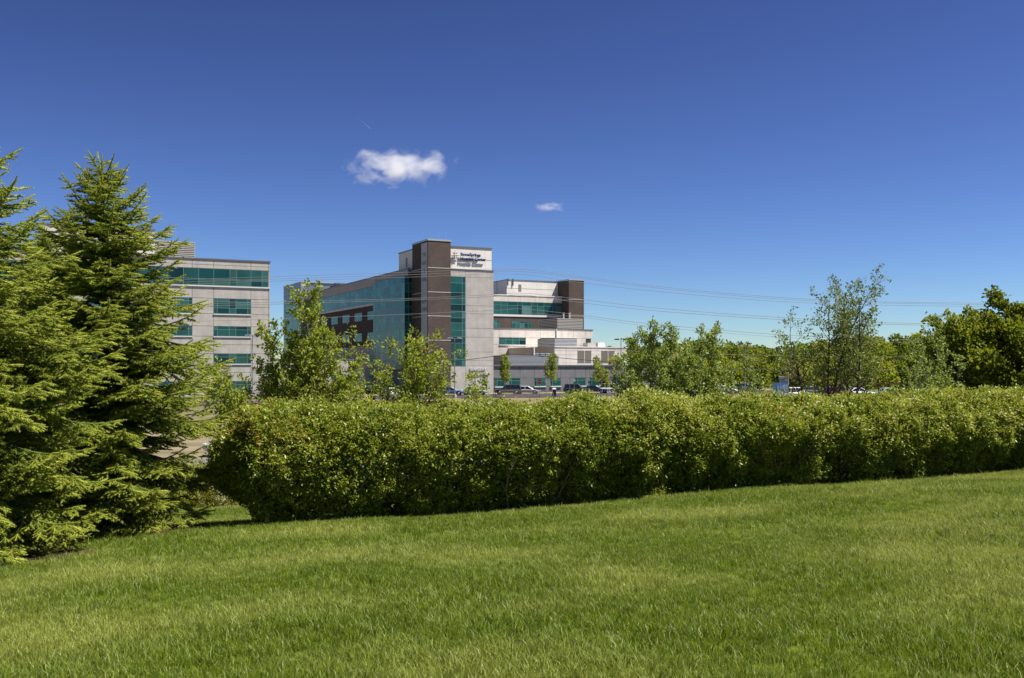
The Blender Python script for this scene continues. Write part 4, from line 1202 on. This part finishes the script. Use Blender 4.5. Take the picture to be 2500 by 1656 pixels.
def bush(name, label, px, Y, rad, h, seed, mat, n=1400, size=.075):
    rng = np.random.default_rng(seed); g0 = np.array(ground_at(px, Y))
    root = thing(name, label, 'shrub', tuple(g0))
    d = unit(rng.normal(0, 1, (n, 3))); d[:, 2] = np.abs(d[:, 2]) * 1.0 - .12
    rr = (1 + (vnoise(d * 2, 1.3, seed) - .5) * .6) * (1 - rng.exponential(.12, n))
    P = d * np.array([rad, rad, h]) * rr[:, None]; P[:, 2] = np.maximum(P[:, 2], .05)
    V, F = sprig_leaves(P, unit(d + np.array([[0, 0, .5]])), rng, 11, size, .18)
    v = np.clip(rng.normal(.5, .2, n * 11), 0, 1)
    link('foliage', np_mesh('foliage', V, F, mat, np.repeat(v, 2)), root)
    mb = MB()
    for k in range(7):
        a = k * .9; mb.tube((0, 0, -.05), (math.cos(a) * rad * .5, math.sin(a) * rad * .5, h * .6), .018, .008, 5)
    mb.build('stem', M['bark_hedge'], root)
bush('shrub', 'rounded yellow green shrub between the spruce and the hedge end', 512, 27.5, 1.15, 1.35, 3, lf_yellow)
bush('shrub', 'low yellow green shrub half behind the lower spruce branches', 430, 28.5, 1.1, 1.0, 4, lf_yellow, 1000)

# ------------------------------------------------------------------ grass
def tuft(seed, nblade=40, rad=.078, h0=.032, h1=.082):
    rng = np.random.default_rng(seed)
    Vs, Fs, vv = [], [], []; o = 0
    bend_az = rng.uniform(0, 6.28)
    for k in range(nblade):
        a = rng.uniform(0, 6.28); r = rad * math.sqrt(rng.random())
        p = np.array([math.cos(a) * r, math.sin(a) * r, -.01])
        h = rng.uniform(h0, h1); az = bend_az + rng.normal(0, 1.1); ln = rng.uniform(.15, .75)
        d = np.array([math.cos(az), math.sin(az), 0]); s = np.array([-d[1], d[0], 0]); 
        ph = rng.uniform(0, 6.28); s = np.array([math.cos(ph), math.sin(ph), 0])
        w = rng.uniform(.0014, .0027)
        m1 = p + np.array([0, 0, h * .55]) + d * ln * h * .25; t_ = p + np.array([0, 0, h * (1 - .25 * ln)]) + d * ln * h
        Vs += [p - s * w, p + s * w, m1 + s * w * .9, m1 - s * w * .9, t_]
        Fs += [(o, o + 1, o + 2), (o, o + 2, o + 3), (o + 3, o + 2, o + 4)]; o += 5
        val = min(.94, max(0, rng.normal(.5, .2)));  val = 1.0 if rng.random() < .06 else val
        vv += [val] * 3
    return np_mesh('grass_tuft', np.array(Vs), np.array(Fs), lf_grass, np.array(vv))
TUFTS = [tuft(k) for k in range(6)]
TUFTS.append(tuft(60, 8, .05, .07, .13))
TUFTS.append(tuft(71, 30, .07, .03, .06))
rng = np.random.default_rng(77)
def sample_lawn(y0, y1, dens):
    w = .66
    n = int(dens * w * (y1 * y1 - y0 * y0))
    y = np.sqrt(rng.uniform(y0 * y0, y1 * y1, n)); x = rng.uniform(-w, w, n) * y
    s = sdist(x, y); tt = tdist(x, y)
    ok = ((s < -.35) | ((s < 8.8) & (tt < 3.0)) | ((s > -.35) & (s < 3.0)))
    ok &= ((x - s1[0]) ** 2 + (y - s1[1]) ** 2 > 1.6 ** 2) & ((x - s2[0]) ** 2 + (y - s2[1]) ** 2 > 1.3 ** 2)
    return x[ok], y[ok]
pts, scl = [], []
for y0, y1, dens, sc in ((3.6, 8, 300, 1.0), (8, 13, 200, 1.1), (13, 34, 95, 1.3)):
    x, y = sample_lawn(y0, y1, dens)
    P = np.stack([x, y, zg(x, y) + .02], 1); pts.append(P)
    thick = vnoise(np.stack([x, y, x * 0], 1), .9, 21)
    scl.append(sc * rng.uniform(.7, 1.25, len(x)) * (.55 + .85 * thick))
P = np.concatenate(pts); S = np.concatenate(scl)
rot = np.stack([rng.normal(0, .12, len(P)), rng.normal(0, .12, len(P)), rng.uniform(0, 6.28, len(P))], 1)
idx = np.where(rng.random(len(P)) < .08, 7, np.where(rng.random(len(P)) < .09, 6, rng.integers(0, 6, len(P))))
tag(scatter('lawn_grass', P, rot, S, idx, TUFTS), 'mown green lawn grass sloping down to the hedge', 'grass')

# ------------------------------------------------------------------ vehicles
def loft(mb, rings, mi=0):
    n = len(rings[0]); vv = [p for r in rings for p in r]; ff = []
    for i in range(len(rings) - 1):
        for j in range(n):
            ff.append((i * n + j, i * n + (j + 1) % n, (i + 1) * n + (j + 1) % n, (i + 1) * n + j))
    ff += [tuple(range(n - 1, -1, -1)), tuple((len(rings) - 1) * n + j for j in range(n))]
    mb.add(vv, ff, mi)
def car(label, loc, heading, paint, suv=False, name='parked_car', cat='car', group='cars parked round the hospital'):
    """x is forward; body, roof, glass, wheels, lamps"""
    root = thing(name, label, cat, loc, heading, group)
    W = .92 if suv else .89
    hb = 1.0 if suv else .88           # belt line
    ht = 1.72 if suv else 1.43
    if suv:
        st = [(-2.30, .42, .80, .84), (-2.22, .34, .98, .95), (-1.6, .30, hb + .02, 1), (0, .28, hb, 1), (.95, .28, hb - .01, 1), (1.55, .30, .98, .98), (2.12, .33, .90, .92), (2.30, .42, .74, .80)]
        gb, gt = (-2.15, 1.05), (-1.95, .38)
    else:
        st = [(-2.32, .45, .76, .80), (-2.22, .34, .90, .93), (-1.5, .28, hb + .02, 1), (0, .26, hb, 1), (.85, .26, hb - .02, 1), (1.6, .28, .80, .97), (2.18, .30, .70, .90), (2.34, .40, .60, .78)]
        gb, gt = (-1.75, 1.0), (-1.05, .15)
    mb = MB(); rings = []
    for x, z0, z1, wf in st:
        w = W * wf
        rings.append([(x, -w * .90, z0), (x, -w, z0 + .14), (x, -w, z1 - .18), (x, -w * .92, z1 - .03), (x, -w * .6, z1 + .015), (x, w * .6, z1 + .015), (x, w * .92, z1 - .03), (x, w, z1 - .18), (x, w, z0 + .14), (x, w * .90, z0)])
    loft(mb, rings)
    mb.build('body', paint, root, smooth_=False)
    # greenhouse
    wb, wt = W * .90, W * .72
    mb = MB()
    loft(mb, [[(gb[0], -wb, hb - .03), (gb[1], -wb, hb - .03), (gb[1], wb, hb - .03), (gb[0], wb, hb - .03)], [(gt[0], -wt, ht - .06), (gt[1], -wt, ht - .06), (gt[1], wt, ht - .06), (gt[0], wt, ht - .06)]])
    mb.build('windows', M['car_glass'], root)
    mb = MB()
    loft(mb, [[(gt[0] - .04, -wt - .02, ht - .08), (gt[1] + .05, -wt - .02, ht - .08), (gt[1] + .05, wt + .02, ht - .08), (gt[0] - .04, wt + .02, ht - .08)], [(gt[0] + .12, -wt + .12, ht), (gt[1] - .10, -wt + .12, ht), (gt[1] - .10, wt - .12, ht), (gt[0] + .12, wt - .12, ht)]])
    for sy in (-1, 1):
        mb.tube((gb[1], sy * wb, hb - .03), (gt[1], sy * wt, ht - .06), .045, .04, 6)
        mb.tube((gb[0], sy * wb, hb - .03), (gt[0], sy * wt, ht - .06), .07, .06, 6)
        xm = (gb[0] + gb[1]) / 2 + .1
        mb.tube((xm, sy * (wb + .005), hb - .03), (xm - .05, sy * (wt + .005), ht - .06), .04, .035, 6)
        if suv:
            mb.tube((gb[0] + .85, sy * (wb + .005), hb - .03), (gt[0] + .75, sy * (wt + .005), ht - .06), .045, .04, 6)
    mb.build('roof', paint, root)
    rw = .36 if suv else .33
    for x in (-1.38, 1.40):
        for sy in (-1, 1):
            mb = MB(); y = sy * W
            mb.tube((x, y - sy * .24, rw), (x, y + sy * .012, rw), rw, rw, 18)
            wh = mb.build('wheel', M['rubber'], root)
            mb = MB(); mb.tube((x, y + sy * .010, rw), (x, y + sy * .022, rw), rw * .64, rw * .6, 12)
            mb.build('rim', M['rim_metal'], wh)
            mb = MB(); mb.tube((x, y - sy * .10, rw + .02), (x, y + sy * .006, rw + .02), rw * 1.2, rw * 1.2, 18)
            mb.build('wheel_arch', M['dark_gap'], root)
    for sy in (-1, 1):
        zl = .74 if suv else .64
        mb = MB(); mb.box(2.20, 2.31 if suv else 2.34, sy * W * .52, sy * W * .80, zl - .08, zl + .07); mb.build('headlight', M['headlight'], root)
        mb = MB(); mb.box(-2.34, -2.2, sy * W * .55, sy * W * .82, .72, .88); mb.build('taillight', M['taillight'], root)
        mb = MB(); mb.box(.78, .92, sy * (W + .02), sy * (W + .18), hb - .02, hb + .13); mb.build('mirror', paint, root)
    mb = MB(); mb.box(2.26, 2.345 if not suv else 2.315, -.4, .4, .42, .52); mb.build('grille', M['dark_gap'], root)
    return root
def lot(px, v):
    u = u_at(px, v); p = hp(u, v, .03); return (p.x, p.y, p.z)
HA = YAW
car('pale sedan half hidden by leaves near the registration door', lot(1158, -7.5), HA - .55, M['car_silver'])
car('dark grey car behind the thin trunk of the corner street tree', lot(1240, -8.5), HA + math.pi - .5, M['car_charcoal'], True)
car('silver blue sedan left of the stop sign', lot(1287, -8.0), HA - .6, M['car_silver'])
car('dark sport utility car right of the navy bin', lot(1408, -8.5), HA - .65, M['car_charcoal'], True)
car('dark blue sedan between the dark and the white parked cars', lot(1452, -8.2), HA - .65, M['car_navy'])
car('white sport utility car below the blue sign', lot(1495, -9.0), HA - .65, M['car_white'], True)
car('dark car with bright lamps partly behind the slim poplars', lot(1567, -8.6), HA - .7, M['car_grey'], True)
car('white car seen through leaves below the brick tower', lot(958, -11), HA + .1, M['car_white'])
car('dark blue car half hidden below the glass strip', lot(1100, -8.5), HA - .5, M['car_blue'])
def far(px, Y): return ground_at(px, Y, .02)
car('blue grey van among trees left of the blue roadside board', far(1815, 185), .1, M['car_blue'], True, group='cars in the far lot')
car('white car left of the blue grey van', far(1768, 180), .2, M['car_white'], group='cars in the far lot')
car('white pickup like car right of the blue roadside board', far(1945, 150), .15, M['car_white'], True, group='cars in the far lot')
car('red car behind the dark tree stems', far(2048, 155), .1, M['car_red'], True, group='cars in the far lot')
car('white car right of the dark tree stems', far(2098, 160), .1, M['car_white'], group='cars in the far lot')
car('pale grey car above the hedge by the rail fence', far(2172, 160), .2, M['car_silver'], group='cars in the far lot')
car('grey car left of the dark tree stems', far(1985, 170), .1, M['car_grey'], group='cars in the far lot')
sc_ = ground_at(607, 55, .04)
car('silver car peeping out between the spruce and the hedge end', sc_, math.pi, M['car_silver'], group='cars on the drive')

# ------------------------------------------------------------------ street furniture
def lamp(label, px, ytop, Y, dark, arms=.75, rz=0.0):
    g0 = ground_at(px, Y); h = CAMZ + (HOR - ytop) / FPX * Y - g0[2]
    r_ = thing('street_lamp', label, 'street lamp', g0, rz, 'parking lot lamps')
    mb = MB(); mb.tube((0, 0, .5), (0, 0, h), .085, .055, 10); mb.build('pole', M['pole_metal'], r_)
    mb = MB(); mb.tube((0, 0, 0), (0, 0, .6), .28, .28, 14); mb.build('base', M['concrete_walk'], r_)
    for sx in (-1, 1):
        mb = MB(); mb.tube((0, 0, h - .12), (sx * arms * .55, 0, h - .08), .035, .035, 6); mb.build('arm', M['pole_metal'], r_)
        mb = MB()
        loft(mb, [[(sx * .32, -.2, h - .16), (sx * .32, .2, h - .16), (sx * .32, .2, h + .08), (sx * .32, -.2, h + .08)], [(sx * (arms + .35), -.2, h - .16), (sx * (arms + .35), .2, h - .16), (sx * (arms + .25), .16, h + .04), (sx * (arms + .25), -.16, h + .04)]])
        mb.build('lamp_head', M['lamp_dark'] if dark else M['lamp_pale'], r_)
lamp('double headed lamp post before the office block corner', 616, 818, 150, False)
lamp('double headed lamp post before the glass strip of the hospital', 1110, 825, 152, False)
lamp('double headed dark lamp post right of the louvred wing', 1516, 828, 160, True)
lamp('double headed dark lamp post among the far trees', 1819, 838, 165, True)

def post_sign(name, label, px, ymid, Y, mats, w, h, shape='rect', text=None, group=None):
    g0 = ground_at(px, Y); zc = CAMZ + (HOR - ymid) / FPX * Y - g0[2]
    r_ = thing(name, label, 'sign', g0, 0, group)
    mb = MB(); mb.tube((0, 0, -.05), (0, 0, zc + h * .4), .035, .035, 6); mb.build('post', M['pole_metal'], r_)
    if shape == 'oct':
        pts = [(w / 2 * math.cos(math.pi / 8 + i * math.pi / 4) / math.cos(math.pi / 8), zc + w / 2 * math.sin(math.pi / 8 + i * math.pi / 4) / math.cos(math.pi / 8)) for i in range(8)]
        prism([(x, z) for x, z in pts], -.055, -.04).build('rim_plate', M['sign_white'], r_)
        prism([(x * .92, zc + (z - zc) * .92) for x, z in pts], -.062, -.052).build('plate', M[mats[0]], r_)
    else:
        n = len(mats)
        for i, mt in enumerate(mats):
            z1 = zc + h / 2 - h * i / n; box('plate', -w / 2, w / 2, -.055, -.04, z1 - h / n, z1, M[mt], r_)
    if text:
        link('lettering', text_mesh(text, w * .36, M['sign_white'], .002, .006, 'CENTER'), r_, (0, -.066, zc - w * .12), ROT_A)
    return r_
post_sign('stop_sign', 'red octagonal stop sign by the parking lot entry', 1317, 932, 157, ['sign_red'], .78, .78, 'oct', 'STOP')
post_sign('parking_sign', 'white over green parking sign left of the dark blue sedan', 1402, 932, 160, ['sign_white', 'sign_green'], .32, .75, group='parking signs')
post_sign('parking_sign', 'white over green parking sign right of the street tree gap', 1438, 931, 160, ['sign_white', 'sign_green'], .32, .75, group='parking signs')
post_sign('parking_sign', 'plain blue sign above the white sport utility car', 1466, 933, 161, ['sign_blue'], .36, .55, group='parking signs')
post_sign('parking_sign', 'grey sign on a tall post left of the first green sign', 1391, 925, 161, ['metal_light'], .3, .38, group='parking signs')
post_sign('parking_sign', 'small green sign right of the dark lamp post', 1527, 934, 158, ['sign_green'], .26, .3, group='parking signs')
post_sign('parking_sign', 'small pale sign between the stop sign and the navy bin', 1333, 932, 160, ['sign_white'], .22, .4, group='parking signs')
g0 = ground_at(1353, 162)
r_ = thing('mail_bin', 'navy drop box with pale lid before the grey wing', 'bin', g0)
mb = MB(); mb.box(-.3, .3, -.28, .28, .08, 1.15); mb.box(-.24, .24, -.22, .22, 0, .09); mb.build('body', M['bin_navy'], r_)
mb = MB(); loft(mb, [[(-.33, -.31, 1.15), (.33, -.31, 1.15), (.33, .31, 1.15), (-.33, .31, 1.15)], [(-.24, -.2, 1.38), (.24, -.2, 1.38), (.24, .2, 1.38), (-.24, .2, 1.38)]]); mb.build('lid', M['lettering_silver'], r_)
for px, lab in ((1205.5, 'left one of two thin red marker posts by the lot'), (1209.5, 'right one of two thin red marker posts by the lot')):
    r_ = thing('marker_post', lab, 'post', ground_at(px, 158), 0, 'red marker posts')
    mb = MB(); mb.tube((0, 0, 0), (0, 0, .62), .05, .045, 8); mb.build('shaft', M['sign_red'], r_)
    mb = MB(); mb.tube((0, 0, .62), (0, 0, .68), .055, .02, 8); mb.build('cap', M['sign_white'], r_)
# low dark retaining rail before the front block
r_ = thing('guard_rail', 'low dark picket rail before the registration entrance', 'rail', hp(8, -12.5), YAW)
mb = MB(); mb.box(0, 9.5, -.03, .03, .82, .9); mb.build('top_rail', M['louver_brown'], r_)
mb = MB(); mb.box(0, 9.5, -.025, .025, .1, .16); mb.build('bottom_rail', M['louver_brown'], r_)
pick = MB(); pick.box(-.02, .02, -.02, .02, 0, .84); pm = pick.mesh('picket', M['louver_brown'])
for i in range(49): link('picket', pm, r_, (.05 + i * .195, 0, 0))
# blue roadside board with a framed board on top
gb_ = ground_at(1906, 105)
r_ = thing('notice_board', 'blue roadside board with a pale framed board standing on top', 'board', gb_, 0)
zt = CAMZ + (HOR - 935) / FPX * 105 - gb_[2]
box('panel', -.80, .80, -.1, .1, .3, zt, M['panel_blue'], r_)
box('panel_edge', .74, .82, -.12, .12, .3, zt + .02, M['sign_white'], r_)
prism([(-.42, .4), (.7, .4), (.7, zt - .12), (.2, zt - .25), (-.15, zt - .45), (-.4, zt - .15)], -.115, -.105).build('print', M['panel_pale'], r_)
for x in (-.7, .7): box('leg', x - .05, x + .05, -.06, .06, 0, .3, M['pole_metal'], r_)
box('top_board', -.15, .80, -.06, .06, zt + .03, zt + .68, M['metal_blue'], r_)
box('top_frame', -.2, .84, -.09, .09, zt + .60, zt + .72, M['sign_white'], r_)
box('top_frame', .77, .84, -.09, .09, zt + .03, zt + .60, M['sign_white'], r_)
for i, (a, b_) in enumerate(((.0, .45), (.1, .6), (.05, .35), (.3, .65))): box('print', a, b_, -.07, -.062, zt + .12 + i * .11, zt + .17 + i * .11, M['lettering_grey'], r_)
# brown rail fence on the right
r_ = thing('rail_fence', 'brown post and rail fence between the trees on the right', 'fence', ground_at(2125, 110), 0)
fx0 = ground_at(2125, 110)[0]
x0f = (1990 - 1250) / FPX * 110 - fx0; x1f = (2300 - 1250) / FPX * 110 - fx0
n = int((x1f - x0f) / 2.3)
zf = CAMZ + (HOR - 936) / FPX * 110 - ground_at(2125, 110)[2]
pp = MB(); pp.box(-.07, .07, -.07, .07, 0, zf + .1); pm = pp.mesh('post', M['fence_wood'])
rl = MB(); rl.box(0, (x1f - x0f) / n, -.04, .04, -.07, .07); rm_ = rl.mesh('rail', M['fence_wood'])
for i in range(n + 1): link('post', pm, r_, (x0f + (x1f - x0f) * i / n, 0, 0))
for i in range(n):
    for z in (.45, zf * .55 + .2, zf - .05): link('rail', rm_, r_, (x0f + (x1f - x0f) * i / n, -.06, z))
flat('access_road', [((1990 - 1250) / FPX * 112, 116), ((2400 - 1250) / FPX * 112, 116), ((2500 - 1250) / FPX * 135, 135), ((1990 - 1250) / FPX * 135, 135)], .04, M['asphalt_worn'])

# ------------------------------------------------------------------ overhead wires
def wire(label, pts, Y, r, mat, group='overhead wires'):
    """pts: photo pixels along the wire, hung at distance Y"""
    P = np.array([at(a, b_, Y) for a, b_ in pts])
    out = []
    for i in range(len(P) - 1):
        p0 = P[max(i - 1, 0)]; p1 = P[i]; p2 = P[i + 1]; p3 = P[min(i + 2, len(P) - 1)]
        for k in range(10):
            t = k / 10
            out.append(.5 * ((2 * p1) + (-p0 + p2) * t + (2 * p0 - 5 * p1 + 4 * p2 - p3) * t * t + (-p0 + 3 * p1 - 3 * p2 + p3) * t ** 3))
    out.append(P[-1]); out = np.array(out); o = out[0].copy()
    V, F = tubes_np(out[:-1] - o, out[1:] - o, np.full(len(out) - 1, r), np.full(len(out) - 1, r), 5)
    return tag(link('power_line', np_mesh('power_line', V, F, mat, smooth_=True), None, tuple(o)), label, 'wire', group)
WM = M['wire_metal']
wire('uppermost of the three thin wires crossing the top of the brick tower', [(-300, 712), (200, 692), (660, 676), (1004, 665), (1245, 657), (1400, 673), (1600, 699), (1900, 726), (2200, 738), (2700, 742)], 95, .016, WM)
wire('middle one of the three thin wires crossing the top of the brick tower', [(-300, 718), (200, 698), (660, 682), (1004, 671), (1245, 662), (1400, 677), (1600, 703), (1900, 730), (2200, 741), (2700, 746)], 95.6, .016, WM)
wire('lowest of the three thin wires crossing the top of the brick tower', [(-300, 724), (200, 704), (660, 687), (1004, 677), (1245, 669), (1400, 688), (1600, 711), (1900, 736), (2200, 746), (2700, 750)], 96.2, .016, WM)
wire('upper one of two wires crossing the tower at banner height', [(-300, 762), (200, 750), (660, 738), (1004, 729), (1208, 719), (1280, 716), (1400, 729), (1600, 752), (1900, 775), (2200, 789), (2700, 795)], 95, .018, WM)
wire('lower one of two wires crossing the tower at banner height', [(-300, 768), (200, 756), (660, 743), (1004, 733), (1208, 724), (1280, 721), (1400, 737), (1600, 759), (1900, 780), (2200, 793), (2700, 799)], 95.6, .019, WM)
wire('single pale wire crossing the middle of the glass bay', [(-300, 796), (200, 790), (660, 780), (960, 769), (1208, 758), (1280, 755), (1427, 771), (1600, 792), (1900, 817), (2200, 830), (2700, 836)], 95, .017, WM)
wire('thin wire just below the single pale one on the right', [(1280, 763), (1427, 776), (1600, 798), (1900, 823), (2200, 836), (2700, 842)], 95.6, .012, WM)
wire('thin wire passing before the far woods on the right', [(1250, 845), (1427, 850), (1600, 860), (1780, 866), (2000, 870), (2250, 872), (2700, 872)], 90, .016, WM)
wire('thick black cable sagging low before the hospital front', [(-300, 975), (200, 956), (480, 943), (660, 932), (900, 910), (1107, 883), (1208, 870), (1248, 865), (1300, 868), (1400, 877), (1531, 886), (1780, 900), (2100, 905), (2700, 900)], 85, .026, M['cable_black'])

# ------------------------------------------------------------------ clouds
def cloud_mat(name, dens, seed, thr, stretch=(1, 1, 1)):
    m, nd, lk = new_mat(name)
    out = N(nd, 'OutputMaterial'); vol = N(nd, 'VolumePrincipled'); lk.new(vol.outputs[0], out.inputs['Volume'])
    vol.inputs['Color'].default_value = (.97, .97, .98, 1); vol.inputs['Anisotropy'].default_value = 0.0
    tc = N(nd, 'TexCoord'); ln = N(nd, 'VectorMath'); ln.operation = 'LENGTH'
    lk.new(tc.outputs['Object'], ln.inputs[0])
    mp = N(nd, 'Mapping'); mp.inputs['Location'].default_value = (seed, seed * .7, 0); mp.inputs['Scale'].default_value = stretch
    mp.inputs['Rotation'].default_value = (0, math.radians(22), 0)
    lk.new(tc.outputs['Object'], mp.inputs[0])
    n1 = N(nd, 'TexNoise'); n1.inputs['Scale'].default_value = 1.7; n1.inputs['Detail'].default_value = 7; n1.inputs['Roughness'].default_value = .62; n1.inputs['Distortion'].default_value = .4
    lk.new(mp.outputs[0], n1.inputs['Vector'])
    a = N(nd, 'Math'); a.operation = 'MULTIPLY_ADD'; a.inputs[1].default_value = 2.1; a.inputs[2].default_value = -thr     # noise*k - thr
    lk.new(n1.outputs['Fac'], a.inputs[0])
    s = N(nd, 'Math'); s.operation = 'SUBTRACT'; lk.new(a.outputs[0], s.inputs[0]); lk.new(ln.outputs['Value'], s.inputs[1])
    mr = N(nd, 'MapRange'); mr.inputs[1].default_value = 0.0; mr.inputs[2].default_value = .6; mr.inputs[3].default_value = 0; mr.inputs[4].default_value = dens; mr.clamp = True
    lk.new(s.outputs[0], mr.inputs[0]); lk.new(mr.outputs[0], vol.inputs['Density'])
    return m
def cloud(label, px, py, wpx, hpx, Y, depth, mat):
    p = at(px, py, Y); k = Y / FPX
    me = pmesh('cloud', [(-1, -1, -1), (1, -1, -1), (1, 1, -1), (-1, 1, -1), (-1, -1, 1), (1, -1, 1), (1, 1, 1), (-1, 1, 1)], CUBE_F, mat)
    return tag(link('cloud', me, None, p, None, (wpx * k / 2, depth / 2, hpx * k / 2)), label, 'cloud')
cloud('larger white cloud above the brick tower', 975, 408, 330, 116, 1500, 80, cloud_mat('cloud_large', .036, 5.6, .38, (2.2, 1, 1)))
cloud('small wispy white cloud right of the larger one', 1342, 506, 110, 44, 1500, 30, cloud_mat('cloud_small', .045, 8.1, .50, (1.2, 1, 1.2)))
m, nd, lk = new_mat('vapour')
out = N(nd, 'OutputMaterial'); vol = N(nd, 'VolumePrincipled'); lk.new(vol.outputs[0], out.inputs['Volume'])
vol.inputs['Color'].default_value = (.97, .97, .98, 1); vol.inputs['Density'].default_value = .02
a0 = at(872, 288, 4000); a1 = at(905, 314, 4000)
mb = MB(); mb.tube(a0 - a0, a1 - a0, 1.0, 2.6, 10)
tag(mb.build('vapour_trail', M['vapour'], None, a0), 'short thin vapour trail high above the larger cloud', 'vapour trail')
